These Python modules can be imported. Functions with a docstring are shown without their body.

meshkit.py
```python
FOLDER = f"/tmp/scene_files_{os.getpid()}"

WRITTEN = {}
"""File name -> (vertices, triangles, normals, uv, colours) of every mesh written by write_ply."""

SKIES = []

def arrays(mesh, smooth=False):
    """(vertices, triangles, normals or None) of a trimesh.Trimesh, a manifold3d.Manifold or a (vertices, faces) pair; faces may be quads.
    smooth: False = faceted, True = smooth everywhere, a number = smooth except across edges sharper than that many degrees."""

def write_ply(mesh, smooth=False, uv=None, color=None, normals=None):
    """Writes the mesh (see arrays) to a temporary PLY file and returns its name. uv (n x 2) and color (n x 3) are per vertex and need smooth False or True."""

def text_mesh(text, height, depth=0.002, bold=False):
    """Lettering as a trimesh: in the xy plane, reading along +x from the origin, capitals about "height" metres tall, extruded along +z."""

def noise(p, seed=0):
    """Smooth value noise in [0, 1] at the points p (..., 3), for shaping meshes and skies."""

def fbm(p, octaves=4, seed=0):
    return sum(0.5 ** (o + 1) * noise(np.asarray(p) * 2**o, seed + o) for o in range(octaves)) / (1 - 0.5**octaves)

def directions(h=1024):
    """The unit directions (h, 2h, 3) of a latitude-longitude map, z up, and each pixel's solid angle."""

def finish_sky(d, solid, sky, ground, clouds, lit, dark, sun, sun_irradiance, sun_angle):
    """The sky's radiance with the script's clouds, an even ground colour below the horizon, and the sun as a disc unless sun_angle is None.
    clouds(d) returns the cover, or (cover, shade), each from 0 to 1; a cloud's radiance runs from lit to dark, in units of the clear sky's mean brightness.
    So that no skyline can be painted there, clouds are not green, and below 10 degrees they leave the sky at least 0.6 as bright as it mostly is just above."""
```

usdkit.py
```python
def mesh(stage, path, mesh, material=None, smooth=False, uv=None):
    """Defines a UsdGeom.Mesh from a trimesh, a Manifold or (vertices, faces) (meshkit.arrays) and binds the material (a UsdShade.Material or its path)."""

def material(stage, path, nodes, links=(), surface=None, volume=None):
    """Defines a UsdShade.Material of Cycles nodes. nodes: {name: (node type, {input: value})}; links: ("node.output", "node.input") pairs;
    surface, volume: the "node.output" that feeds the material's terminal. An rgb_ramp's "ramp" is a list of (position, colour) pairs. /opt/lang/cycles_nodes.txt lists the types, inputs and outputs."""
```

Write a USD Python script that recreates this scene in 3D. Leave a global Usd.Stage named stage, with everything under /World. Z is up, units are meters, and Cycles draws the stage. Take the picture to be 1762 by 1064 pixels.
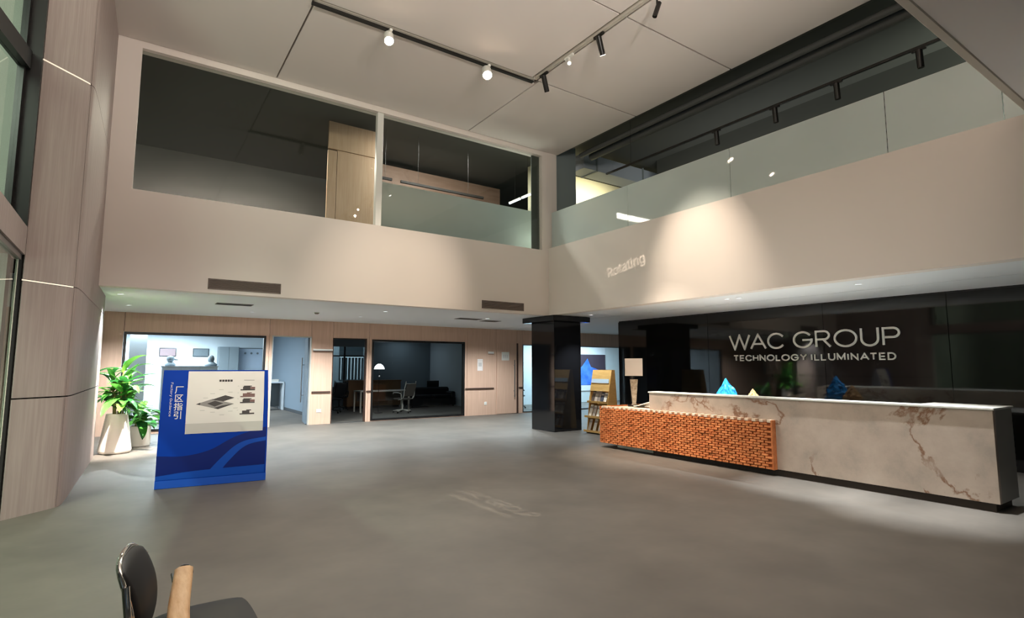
import math, random
import numpy as np, trimesh, usdkit, meshkit
from pxr import Usd, UsdGeom, UsdLux, UsdShade, Gf, Sdf
from shapely import LineString, Polygon, MultiPolygon, box as sbox, union_all, affinity
from shapely.ops import transform as stransform

random.seed(7); rng = np.random.default_rng(7)
stage = Usd.Stage.CreateInMemory()
UsdGeom.SetStageUpAxis(stage, 'Z'); UsdGeom.SetStageMetersPerUnit(stage, 1.0)
UsdGeom.Xform.Define(stage, '/World')
# ------------------------------------------------------------------ camera
EXPOSURE = 2.4
F_PX, YAW, PITCH, ROLL = 952.32, 0.599584, 0.104058, 0.001148
EYE = np.array([0, 0, 1.55])
def camera():
    c = UsdGeom.Camera.Define(stage, '/World/Camera')
    f = np.array([math.sin(YAW)*math.cos(PITCH), math.cos(YAW)*math.cos(PITCH), math.sin(PITCH)])
    r = np.array([math.cos(YAW), -math.sin(YAW), 0.]); u = np.cross(r, f)
    r, u = math.cos(ROLL)*r+math.sin(ROLL)*u, -math.sin(ROLL)*r+math.cos(ROLL)*u
    m = Gf.Matrix4d(*r, 0, *u, 0, *(-f), 0, *EYE, 1)
    c.AddTransformOp().Set(m)
    c.CreateHorizontalApertureAttr(36.0); c.CreateVerticalApertureAttr(36.0*1064/1762)
    c.CreateFocalLengthAttr(36.0*F_PX/1762); c.CreateClippingRangeAttr(Gf.Vec2f(0.05, 200))
    c.CreateExposureAttr(EXPOSURE)
camera()
# ------------------------------------------------------------------ sky and large lights
def lin(c): return tuple(((x/255)/12.92 if x/255 <= .04045 else ((x/255+.055)/1.055)**2.4) for x in c)
def dome(col, k):
    d = UsdLux.DomeLight.Define(stage, '/World/Lights/night_sky'); d.CreateColorAttr(Gf.Vec3f(*col)); d.CreateIntensityAttr(k)
def look_at(pos, to):
    z = np.array(pos, float)-np.array(to, float); z /= np.linalg.norm(z)
    x = np.cross([0, 0, 1] if abs(z[2]) < .99 else [0, 1, 0], z); x /= np.linalg.norm(x); y = np.cross(z, x)
    return Gf.Matrix4d(*x, 0, *y, 0, *z, 0, *[float(v) for v in pos], 1)
WARM, COOL, NEUT, GREENISH = (1, .86, .70), (.88, .97, 1.0), (1, .92, .83), (.88, 1, .84)
def spot(name, pos, to, watts, cone, soft=.4, col=WARM, radius=.03):
    l = UsdLux.SphereLight.Define(stage, '/World/Lights/'+name)
    l.AddTransformOp().Set(look_at(pos, to)); l.CreateRadiusAttr(radius); l.CreateIntensityAttr(watts/(4*math.pi**2*radius*radius)); l.CreateColorAttr(Gf.Vec3f(*col))
    s = UsdLux.ShapingAPI.Apply(l.GetPrim()); s.CreateShapingConeAngleAttr(cone); s.CreateShapingConeSoftnessAttr(soft)
    return l
def rect(name, pos, to, w, h, radiance, col=COOL):
    l = UsdLux.RectLight.Define(stage, '/World/Lights/'+name)
    l.AddTransformOp().Set(look_at(pos, to)); l.CreateWidthAttr(w); l.CreateHeightAttr(h); l.CreateIntensityAttr(radiance); l.CreateColorAttr(Gf.Vec3f(*col))
    return l
dome((.30, .42, .50), .02)
# unseen area lamps, placed to light the rooms behind the glass
rect('office_a', (.6, 20.4, 2.70), (.6, 20.4, 0), 2.4, 4.5, 4.8, (.80, .93, 1.0))
rect('office_b', (9.3, 21.4, 2.70), (9.3, 21.4, 0), 1.0, .8, .45, (.75, .90, 1.0))
rect('office_c', (15.2, 17.2, 2.70), (15.2, 17.2, 0), 4.0, 1.6, 3.4, (.64, .87, 1.0))
rect('street', (7.0, 25.5, 5.2), (7.0, 28, 1.5), 5.0, .6, 6.0, (.70, .88, 1.0))  # unseen lamp outside, placed to light the building facade
# upper storey: unseen area lamps, placed to light walls and frosted glass
rect('upper_ne', (11.6, 11.9, 7.3), (11.6, 12.8, 5.5), 2.0, .3, 8.0, (1, .93, .70))
rect('upper_e', (11.3, 1.6, 4.75), (12.4, 1.6, 5.0), 2.4, .4, 13.0, (.95, 1, .86))
rect('upper_e_mid', (11.3, 7.6, 4.75), (12.4, 7.6, 5.3), 4.0, .4, 2.2, (1, 1, .97))
rect('upper_n', (2.0, 14.0, 7.0), (2.0, 14.5, 4.3), 2.0, 1.0, 12, (1, .90, .76))
rect('upper_n_right', (6.6, 12.4, 7.4), (6.6, 13.0, 4.3), 2.0, .6, 17, (1, .98, .93))
rect('upper_n_band', (7.75, 11.05, 4.42), (7.65, 10.85, 5.4), .5, .3, 7, (.95, 1, .88))
# lobby beams; the track spots have fixtures further down
spot('beam_east_wall', (5.98, 6.27, 6.45), (8.28, 6.15, 3.25), 150, 21, 1.0)
spot('beam_north_wall', (5.80, 3.60, 6.50), (4.35, 10.53, 3.1), 250, 15, 1.0)  # track spot out of view, placed to light the north wall patch
spot('beam_north_left', (5.80, 2.40, 6.50), (.6, 10.53, 3.7), 90, 24, .9, NEUT)  # added fill for the left part of the north wall
spot('beam_track_a', (3.05, 7.70, 6.55), (2.6, 5.2, 0), 78, 55, .8, NEUT)
spot('beam_track_b', (4.87, 7.70, 6.55), (4.4, 5.2, 0), 78, 55, .8, NEUT)
spot('beam_track_c', (5.80, 2.60, 6.50), (4.2, 4.0, 0), 100, 34, .9, NEUT)  # added fill for the lobby floor, source out of view
spot('beam_desk_front', (7.30, 2.6, 6.83), (7.30, 2.6, 0), 820, 11, 1.0, (.93, .98, 1))  # unseen ceiling lamp without fixture, lights the floor along the desk
spot('beam_desk_middle', (7.35, 3.9, 6.83), (7.35, 3.9, 0), 760, 9, 1.0, (.93, .98, 1))  # second unseen ceiling lamp for the floor along the desk
spot('beam_counter', (5.98, 7.35, 6.40), (7.75, 6.7, .6), 520, 19, 1.0, WARM)
spot('entrance', (-.4, -5.2, 3.3), (.95, 8.4, .6), 300, 13, .8, (1, .94, .86), .12)  # unseen lamp behind the camera, placed to light the blue stand
for k, (x, y) in enumerate(((.4, .9), (2.2, .9), (3.3, .9))): spot(f'uplight_{k}', (x, y, 5.05), (x+.15, y+1.15, 6.87), 96, 71, .7, NEUT, .06)  # added fill lamps that brighten the ceiling from the bridge top
rect('street_west', (-3.0, 4.2, 5.6), (-2.2, 7.7, 3.8), 2.0, 1.0, 6, (.97, 1, .90))  # unseen lamp outside, lights the wall behind the upper left glazing
rect('street_west_low', (-3.0, 4.6, 1.9), (-1.5, 7.7, 1.6), 1.0, 1.0, 6.5, (.95, 1, .93))  # unseen lamp outside, lights the wall behind the lower left glass
spot('street_lamp', (-3.6, 3.6, 5.6), (-.45, 6.0, 0), 330, 24, .6, GREENISH, .05)  # unseen lamp outside, placed to light the floor at the left

# ------------------------------------------------------------------ helpers
class MB:
    """collects pieces that make one mesh"""
    def __init__(s): s.p = []
    def add(s, m): s.p.append(m); return s
    def box(s, x0, y0, z0, x1, y1, z1, b=0):
        lo, hi = np.minimum([x0, y0, z0], [x1, y1, z1]), np.maximum([x0, y0, z0], [x1, y1, z1])
        if b > 0:
            b = min(b, *((hi-lo)/2*.98)); pts = []
            for sx in (0, 1):
                for sy in (0, 1):
                    for sz in (0, 1):
                        c = np.where([sx, sy, sz], hi, lo); sg = np.where([sx, sy, sz], -1, 1)
                        for k in range(3):
                            o = sg*b; o[k] = 0; pts.append(c+o)
            s.p.append(trimesh.convex.convex_hull(np.array(pts)))
        else:
            m = trimesh.creation.box(hi-lo); m.apply_translation((lo+hi)/2); s.p.append(m)
        return s
    def obox(s, c, size, M):
        m = trimesh.creation.box(size); T = np.eye(4); T[:3, :3] = M; T[:3, 3] = c; m.apply_transform(T); s.p.append(m); return s
    def bar(s, a, b, w, d=None, up=(0, 0, 1)):
        a, b = np.array(a, float), np.array(b, float); t = b-a; L = np.linalg.norm(t); t /= L
        u = np.array(up, float)
        if abs(u@t) > .95: u = np.array([1., 0, 0])
        x = np.cross(u, t); x /= np.linalg.norm(x); y = np.cross(t, x)
        return s.obox((a+b)/2, (w, d or w, L), np.stack([x, y, t], 1))
    def cyl(s, a, b, r0, r1=None, n=20, cap=True):
        r1 = r0 if r1 is None else r1
        a, b = np.array(a, float), np.array(b, float); t = b-a; L = np.linalg.norm(t); t /= L
        x = np.cross([0, 0, 1.] if abs(t[2]) < .9 else [1., 0, 0], t); x /= np.linalg.norm(x); y = np.cross(t, x)
        th = np.arange(n)*2*math.pi/n; ring = np.cos(th)[:, None]*x+np.sin(th)[:, None]*y
        v = np.vstack([a+ring*r0, b+ring*r1, [a], [b]]); f = []
        for i in range(n):
            j = (i+1) % n; f += [[i, j, n+j], [i, n+j, n+i]]
            if cap: f += [[2*n, j, i], [2*n+1, n+i, n+j]]
        s.p.append(trimesh.Trimesh(v, f, process=False)); return s
    def lathe(s, prof, c=(0, 0, 0), n=32):
        th = np.arange(n)*2*math.pi/n; v, f = [], []
        for r, z in prof: v.append(np.stack([r*np.cos(th)+c[0], r*np.sin(th)+c[1], np.full(n, z+c[2])], 1))
        v = np.vstack(v)
        for k in range(len(prof)-1):
            for i in range(n):
                j = (i+1) % n; a, b = k*n+i, k*n+j; f += [[a, b, b+n], [a, b+n, a+n]]
        s.p.append(trimesh.Trimesh(v, f, process=False)); return s
    def tube(s, pts, r, n=10, closed=False):
        P = np.array(pts, float); m = len(P); v, f = [], []
        T = np.gradient(P, axis=0) if not closed else np.roll(P, -1, 0)-np.roll(P, 1, 0)
        T /= np.linalg.norm(T, axis=1)[:, None]
        x = np.cross(T[0], [0, 0, 1.] if abs(T[0][2]) < .9 else [1., 0, 0]); x /= np.linalg.norm(x)
        for i in range(m):
            x = x-T[i]*(x@T[i]); x /= np.linalg.norm(x); y = np.cross(T[i], x)
            for k in range(n):
                a = 2*math.pi*k/n; v.append(P[i]+r*(math.cos(a)*x+math.sin(a)*y))
        for i in range(m if closed else m-1):
            for k in range(n):
                a, b = i*n+k, i*n+(k+1) % n; c, d = ((i+1) % m)*n+k, ((i+1) % m)*n+(k+1) % n; f += [[a, b, d], [a, d, c]]
        if not closed:
            v += [P[0], P[-1]]; q = len(v)
            for k in range(n): f += [[q-2, (k+1) % n, k], [q-1, (m-1)*n+k, (m-1)*n+(k+1) % n]]
        s.p.append(trimesh.Trimesh(v, f, process=False)); return s
    def prism(s, poly, h, T=None):
        for g in getattr(poly, 'geoms', [poly]):
            m = trimesh.creation.extrude_polygon(g, h, engine='earcut')
            if T is not None: m.apply_transform(T)
            s.p.append(m)
        return s
    def mesh(s): return trimesh.util.concatenate(s.p) if len(s.p) > 1 else s.p[0]
def smooth_path(pts, n=8):
    P = np.array(pts, float); out = []
    Q = np.vstack([2*P[0]-P[1], P, 2*P[-1]-P[-2]])
    for i in range(1, len(Q)-2):
        for t in np.arange(n)/n:
            a, b, c, d = Q[i-1:i+3]; out.append(.5*((2*b)+(c-a)*t+(2*a-5*b+4*c-d)*t*t+(3*b-a-3*c+d)*t**3))
    return np.array(out+[P[-1]])
def frame_T(o, u, v):
    u, v = np.array(u, float), np.array(v, float); T = np.eye(4); T[:3, 0] = u; T[:3, 1] = v; T[:3, 2] = np.cross(u, v); T[:3, 3] = o; return T
used = {}
def numbered(base):
    k = used.get(base, 0); used[base] = k+1
    return base if k == 0 else f'{base}_{k:03d}'
def keys(p, label=None, cat=None, group=None, kind=None):
    for k, v in dict(label=label, category=cat, group=group, kind=kind).items():
        if v: p.SetCustomDataByKey(k, v)
def thing(name, label, cat, loc=(0, 0, 0), rotz=0, group=None, kind=None):
    x = UsdGeom.Xform.Define(stage, '/World/'+numbered('/World/'+name)[7:])
    x.AddTranslateOp().Set(Gf.Vec3d(*[float(v) for v in loc]))
    if rotz: x.AddRotateZOp().Set(float(rotz))
    keys(x.GetPrim(), label, cat, group, kind); return str(x.GetPath())
def part(parent, name, mesh, m, label=None, smooth=30, kind=None):
    """a mesh under its thing, in the thing's own coordinates"""
    if isinstance(mesh, MB): mesh = mesh.mesh()
    p = usdkit.mesh(stage, numbered(parent+'/'+name), mesh, MAT[m], smooth=smooth)
    keys(p.GetPrim(), label, kind=kind); return str(p.GetPath())
def solo(name, label, cat, mesh, m, kind=None, group=None, smooth=30):
    if isinstance(mesh, MB): mesh = mesh.mesh()
    p = usdkit.mesh(stage, numbered('/World/'+name), mesh, MAT[m], smooth=smooth)
    keys(p.GetPrim(), label, cat, group, kind); return str(p.GetPath())
def copy(src, loc, label, rotz=None):
    sp = stage.GetPrimAtPath(src); base = src.split('/')[-1]
    base = base[:-4] if base[-4:-3] == '_' and base[-3:].isdigit() else base
    x = UsdGeom.Xform.Define(stage, numbered('/World/'+base))
    x.GetPrim().GetReferences().AddInternalReference(sp.GetPath())
    x.ClearXformOpOrder(); x.AddTranslateOp().Set(Gf.Vec3d(*[float(v) for v in loc]))
    if rotz is not None: x.AddRotateZOp().Set(float(rotz))
    x.GetPrim().SetInstanceable(True)
    for k, v in sp.GetCustomData().items(): x.GetPrim().SetCustomDataByKey(k, v)
    x.GetPrim().SetCustomDataByKey('label', label); return str(x.GetPath())
# ------------------------------------------------------------------ materials
MAT = {}
def mat(name, col, rough=.5, spec=.5, metal=0, col2=None, scale=4, stretch=(1, 1, 1), ramp=(.35, .65), bump=0, bscale=60, emit=0, coat=0, space='position', vary=0, extra=None):
    c, nodes, links = lin(col), {}, []
    p = {'base_color': c, 'roughness': rough, 'specular_ior_level': spec, 'metallic': metal, 'coat_weight': coat}
    if emit: p['emission_color'] = c; p['emission_strength'] = emit
    nodes['p'] = ('principled_bsdf', p)
    src = 'g.position' if space == 'position' else 'tc.object'
    if col2 is not None or bump: nodes['g' if space == 'position' else 'tc'] = ('geometry' if space == 'position' else 'texture_coordinate', {})
    last = None
    if col2 is not None:
        nodes['m'] = ('mapping', {'scale': stretch}); nodes['n'] = ('noise_texture', {'scale': scale, 'detail': 5.0, 'roughness': .6})
        nodes['r'] = ('rgb_ramp', {'ramp': [(ramp[0], c), (ramp[1], lin(col2))]})
        links += [(src, 'm.vector'), ('m.vector', 'n.vector'), ('n.fac', 'r.fac')]; last = 'r.color'
    if vary:
        nodes['oi'] = ('object_info', {}); nodes['mr'] = ('map_range', {'from_min': 0., 'from_max': 1., 'to_min': 1-vary, 'to_max': 1+vary})
        nodes['hv'] = ('hsv', {'color': c}); links += [('oi.random', 'mr.value'), ('mr.result', 'hv.value')]
        if last: links.append((last, 'hv.color'))
        last = 'hv.color'
    if last: links.append((last, 'p.base_color'))
    if bump:
        nodes['bm'] = ('mapping', {'scale': stretch}); nodes['bn'] = ('noise_texture', {'scale': bscale, 'detail': 3.0}); nodes['b'] = ('bump', {'strength': bump, 'distance': .01})
        links += [(src, 'bm.vector'), ('bm.vector', 'bn.vector'), ('bn.fac', 'b.height'), ('b.normal', 'p.normal')]
    MAT[name] = usdkit.material(stage, '/World/Looks/'+name, nodes, links, surface='p.BSDF')
def glass(name, tint=(.9, .93, .92), ior=1.5, rough=0.0):
    MAT[name] = usdkit.material(stage, '/World/Looks/'+name, {
        't': ('transparent_bsdf', {'color': tint}), 'g': ('glossy_bsdf', {'color': (1, 1, 1), 'roughness': rough}), 'f': ('fresnel', {'IOR': ior}), 'x': ('mix_closure', {}), 'ge': ('geometry', {}), 'i': ('math', {'math_type': 'subtract', 'value1': 1.}), 'mu': ('math', {'math_type': 'multiply'})},
        [('ge.backfacing', 'i.value2'), ('f.fac', 'mu.value1'), ('i.value', 'mu.value2'), ('mu.value', 'x.fac'), ('t.BSDF', 'x.closure1'), ('g.BSDF', 'x.closure2')], surface='x.closure')
def frosted(name, col, rough=.45, milk=.84):
    MAT[name] = usdkit.material(stage, '/World/Looks/'+name, {
        'r': ('refraction_bsdf', {'color': lin(col), 'roughness': rough, 'IOR': 1.15}), 'd': ('diffuse_bsdf', {'color': lin(col)}), 't': ('translucent_bsdf', {'color': lin(col)}),
        'a': ('mix_closure', {'fac': .5}), 'b': ('mix_closure', {'fac': milk}), 'g': ('glossy_bsdf', {'color': (1, 1, 1), 'roughness': .03}), 'f': ('fresnel', {'IOR': 1.45}), 'x': ('mix_closure', {}), 'ge': ('geometry', {}), 'i': ('math', {'math_type': 'subtract', 'value1': 1.}), 'mu': ('math', {'math_type': 'multiply'})},
        [('d.BSDF', 'a.closure1'), ('t.BSDF', 'a.closure2'), ('r.BSDF', 'b.closure1'), ('a.closure', 'b.closure2'), ('b.closure', 'x.closure1'), ('g.BSDF', 'x.closure2'), ('ge.backfacing', 'i.value2'), ('f.fac', 'mu.value1'), ('i.value', 'mu.value2'), ('mu.value', 'x.fac')], surface='x.closure')
mat('concrete_floor', (108, 102, 95), .55, .35, col2=(90, 85, 79), scale=1.1, ramp=(.3, .7), bump=.05, bscale=30)
mat('white_paint', (226, 215, 207), .6, .3)
mat('white_ceiling', (224, 215, 209), .7, .2)
mat('soffit_white', (230, 231, 233), .65, .3)
mat('slab_grey', (222, 216, 214), .7, .2)
mat('gap_dark', (30, 28, 26), .8, .2)
mat('void_dark', (70, 72, 70), .8, .2)
mat('upper_dark', (84, 86, 82), .7, .3)
mat('upper_pipe', (92, 93, 90), .5, .4)
mat('upper_duct', (168, 176, 184), .45, .5)
mat('yellow_wall', (226, 220, 186), .6, .3)
mat('upper_column', (132, 140, 140), .5, .4)
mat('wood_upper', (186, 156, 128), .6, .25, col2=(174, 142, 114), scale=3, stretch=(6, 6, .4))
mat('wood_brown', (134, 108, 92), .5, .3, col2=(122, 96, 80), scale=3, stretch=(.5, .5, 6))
mat('wall_panel_wood', (216, 180, 158), .5, .35, col2=(207, 170, 148), scale=3, stretch=(7, 7, .35), vary=.03)
mat('curved_panel', (176, 162, 157), .6, .3, col2=(164, 149, 144), scale=3.5, stretch=(8, 8, .3), vary=.02)
mat('groove_metal', (225, 220, 210), .25, .5, .8)
mat('led_line', (255, 240, 220), .4, .5, emit=.11)
mat('black_frame', (22, 20, 20), .4, .5)
mat('black_gloss', (20, 18, 17), .04, .5)
mat('black_stone', (25, 25, 28), .06, .5)
mat('black_metal', (24, 21, 19), .35, .5)
mat('sign_metal', (206, 200, 192), .35, .5, .2)
mat('vent_grey', (120, 106, 98), .5, .4)
mat('vent_dark', (52, 47, 44), .6, .3)
mat('white_metal', (225, 222, 215), .4, .5)
mat('rail_light', (190, 182, 170), .4, .5)
mat('dark_bronze', (74, 54, 46), .4, .5)
mat('steel', (150, 150, 150), .3, .5, .9)
mat('chrome', (215, 213, 210), .08, .5, 1.0)
mat('lens_lit', (255, 228, 200), .3, .5, emit=22)
mat('lens_small', (255, 236, 214), .3, .5, emit=14)
mat('downlight_lit', (235, 245, 255), .3, .5, emit=.45)
mat('downlight_dim', (235, 245, 255), .3, .5, emit=.9)
mat('desk_top', (236, 234, 226), .25, .5)
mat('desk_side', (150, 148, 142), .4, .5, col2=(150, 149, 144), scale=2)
mat('plinth', (66, 56, 50), .6, .3)
mat('brick_orange', (224, 142, 88), .7, .25, col2=(196, 112, 64), scale=9, vary=.16)
mat('brick_back', (156, 88, 52), .8, .2, col2=(132, 70, 40), scale=12)
mat('brick_cap', (240, 216, 192), .7, .2, vary=.06)
mat('lamp_shade', (196, 182, 170), .7, .2, bump=.05, bscale=120, space='object')
mat('lamp_crystal', (206, 190, 168), .15, .6, col2=(150, 132, 112), scale=14, space='object')
mat('lamp_foot', (60, 54, 50), .2, .6, .6)
mat('pine', (226, 184, 116), .5, .35, col2=(212, 166, 98), scale=4, stretch=(1, 1, 6))
mat('paper_white', (228, 224, 216), .6, .3)
mat('paper_mag_a', (96, 84, 78), .4, .5); mat('paper_mag_b', (150, 138, 132), .4, .5); mat('paper_mag_c', (196, 184, 172), .4, .5); mat('paper_mag_d', (70, 74, 90), .4, .5)
mat('bag_blue', (40, 150, 226), .45, .4, bump=.25, bscale=22, space='object')
mat('bag_tan', (224, 172, 116), .6, .3, bump=.2, bscale=22, space='object')
mat('stand_blue', (2, 58, 166), .6, .15)
mat('stand_edge', (190, 196, 214), .4, .5)
mat('print_blue_mid', (10, 76, 182), .55, .3)
mat('print_blue_dark', (2, 30, 112), .55, .3)
mat('print_blue_light', (60, 118, 206), .38, .5)
mat('print_white', (236, 226, 222), .5, .4)
mat('print_band', (206, 198, 194), .5, .4)
mat('print_dark', (66, 58, 58), .5, .4); mat('print_mid', (150, 142, 140), .5, .4); mat('print_red', (128, 92, 88), .5, .4)
mat('pot_white', (232, 222, 210), .45, .45)
mat('soil', (60, 46, 36), .9, .2, bump=.4, bscale=80)
mat('stem_green', (112, 108, 58), .6, .3)
mat('leather_black', (13, 12, 12), .5, .28)
mat('arm_wood', (222, 184, 138), .4, .45, col2=(198, 150, 98), scale=7, stretch=(6, .8, 6), space='object')
mat('office_white', (206, 214, 220), .6, .3); mat('office_floor', (120, 120, 122), .45, .4)
mat('office_blue', (101, 115, 127), .6, .3); mat('office_grey', (118, 128, 134), .6, .3); mat('office_dark', (52, 56, 60), .6, .3)
mat('tv_pink', (140, 118, 122), .3, .5); mat('tv_grey', (110, 120, 126), .3, .5)
mat('whiteboard', (190, 204, 222), .3, .5)
mat('sofa_black', (24, 26, 30), .5, .4)
mat('credenza', (132, 98, 66), .5, .4)
mat('mesh_grey', (92, 82, 74), .6, .3)
mat('lamp_dome', (245, 250, 255), .4, .5, emit=.9)
mat('facade', (120, 132, 138), .8, .2); mat('facade_dark', (42, 50, 54), .4, .5); mat('street_wall', (152, 154, 146), .9, .2)
mat('poster_purple', (70, 58, 72), .4, .5); mat('poster_blue', (52, 104, 214), .4, .5, col2=(90, 140, 235), scale=3); mat('poster_sky', (196, 216, 232), .4, .5); mat('poster_pale', (222, 226, 234), .4, .5)
mat('outside_white', (214, 226, 232), .7, .3)
glass('clear_glass'); glass('office_glass', (.91, .94, .95)); glass('upper_glass', (.88, .91, .89), 1.45); glass('street_glass', (.75, .82, .76), 1.5)
frosted('frosted_glass', (240, 247, 245)); frosted('film_glass', (204, 210, 206), .5, .26)
for i, (c, c2) in enumerate([((46, 116, 40), (88, 156, 62)), ((28, 88, 40), (54, 122, 58)), ((120, 166, 66), (84, 138, 54))]):
    k = f'leaf_{i}'
    MAT[k] = usdkit.material(stage, '/World/Looks/'+k, {'g': ('geometry', {}), 'n': ('noise_texture', {'scale': 9., 'detail': 3.}), 'r': ('rgb_ramp', {'ramp': [(.35, lin(c)), (.65, lin(c2))]}),
        'p': ('principled_bsdf', {'roughness': .28, 'specular_ior_level': .6}), 't': ('translucent_bsdf', {'color': lin(c2)}), 'x': ('mix_closure', {'fac': .2})},
        [('g.position', 'n.vector'), ('n.fac', 'r.fac'), ('r.color', 'p.base_color'), ('p.BSDF', 'x.closure1'), ('t.BSDF', 'x.closure2')], surface='x.closure')
# veined stone of the desk
MAT['marble'] = usdkit.material(stage, '/World/Looks/marble', {
    'g': ('geometry', {}), 'm': ('mapping', {'scale': (1, 1, 1), 'rotation': (.35, .2, 0)}),
    'n1': ('noise_texture', {'scale': .85, 'detail': 7., 'roughness': .58, 'distortion': .5}), 'a': ('math', {'math_type': 'subtract', 'value2': .5}), 'ab': ('math', {'math_type': 'absolute'}),
    'v': ('map_range', {'from_min': .0, 'from_max': .019, 'to_min': 1., 'to_max': 0., 'clamp': True}),
    'n2': ('noise_texture', {'scale': 1.5, 'detail': 3.}), 'mk': ('map_range', {'from_min': .46, 'from_max': .58, 'to_min': 0., 'to_max': .9, 'clamp': True}), 'mu': ('math', {'math_type': 'multiply'}),
    'n3': ('noise_texture', {'scale': 2.2, 'detail': 6., 'roughness': .65}), 'r': ('rgb_ramp', {'ramp': [(.32, lin((200, 184, 170))), (.5, lin((190, 173, 159))), (.72, lin((168, 156, 145)))]}),
    'x': ('mix', {'color2': lin((128, 84, 54))}), 'p': ('principled_bsdf', {'roughness': .28, 'specular_ior_level': .45})},
    [('g.position', 'm.vector'), ('m.vector', 'n1.vector'), ('n1.fac', 'a.value1'), ('a.value', 'ab.value1'), ('ab.value', 'v.value'), ('g.position', 'n2.vector'), ('n2.fac', 'mk.value'),
     ('v.result', 'mu.value1'), ('mk.result', 'mu.value2'), ('g.position', 'n3.vector'), ('n3.fac', 'r.fac'), ('r.color', 'x.color1'), ('mu.value', 'x.fac'), ('x.color', 'p.base_color')], surface='p.BSDF')
# ------------------------------------------------------------------ stroke lettering
def arc(cx, cy, rx, ry, a0, a1, n=24):
    t = np.radians(np.linspace(a0, a1, n)); return [(cx+rx*math.cos(a), cy+ry*math.sin(a)) for a in t]
GL = {
 'W': (1.42, [[(0, 1), (.36, 0), (.71, 1), (1.06, 0), (1.42, 1)]]), 'A': (1.0, [[(0, 0), (.5, 1), (1.0, 0)], [(.17, .33), (.83, .33)]]),
 'C': (.96, [arc(.52, .5, .52, .5, 42, 318, 36)]), 'G': (1.06, [arc(.53, .5, .53, .5, 42, 360, 40), [(.58, .48), (1.06, .48)]]),
 'R': (.78, [[(0, 0), (0, 1), (.45, 1)]+arc(.45, .74, .28, .26, 90, -90)+[(0, .48)], [(.40, .48), (.78, 0)]]), 'P': (.74, [[(0, 0), (0, 1), (.45, 1)]+arc(.45, .73, .29, .27, 90, -90)+[(0, .46)]]),
 'O': (1.14, [arc(.57, .5, .57, .5, 0, 360, 49)]), 'U': (.82, [[(0, 1), (0, .4)]+arc(.41, .4, .41, .4, 180, 360)+[(.82, 1)]]),
 'T': (.78, [[(0, 1), (.78, 1)], [(.39, 0), (.39, 1)]]), 'E': (.66, [[(.66, 0), (0, 0), (0, 1), (.66, 1)], [(0, .5), (.6, .5)]]), 'H': (.8, [[(0, 0), (0, 1)], [(.8, 0), (.8, 1)], [(0, .5), (.8, .5)]]),
 'N': (.84, [[(0, 0), (0, 1), (.84, 0), (.84, 1)]]), 'L': (.6, [[(0, 1), (0, 0), (.6, 0)]]), 'Y': (.86, [[(0, 1), (.43, .48), (.86, 1)], [(.43, 0), (.43, .48)]]), 'I': (.0, [[(0, 0), (0, 1)]]),
 'M': (1.0, [[(0, 0), (0, 1), (.5, .15), (1.0, 1), (1.0, 0)]]), 'D': (.84, [[(0, 0), (0, 1), (.38, 1)]+arc(.38, .5, .46, .5, 90, -90)+[(0, 0)]])}
KERN = {'WA': -.16, 'AC': -.08, 'AT': -.14, 'LO': -.04, 'LU': .06, 'IL': .08, 'MI': .06, 'IN': .06}
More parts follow.
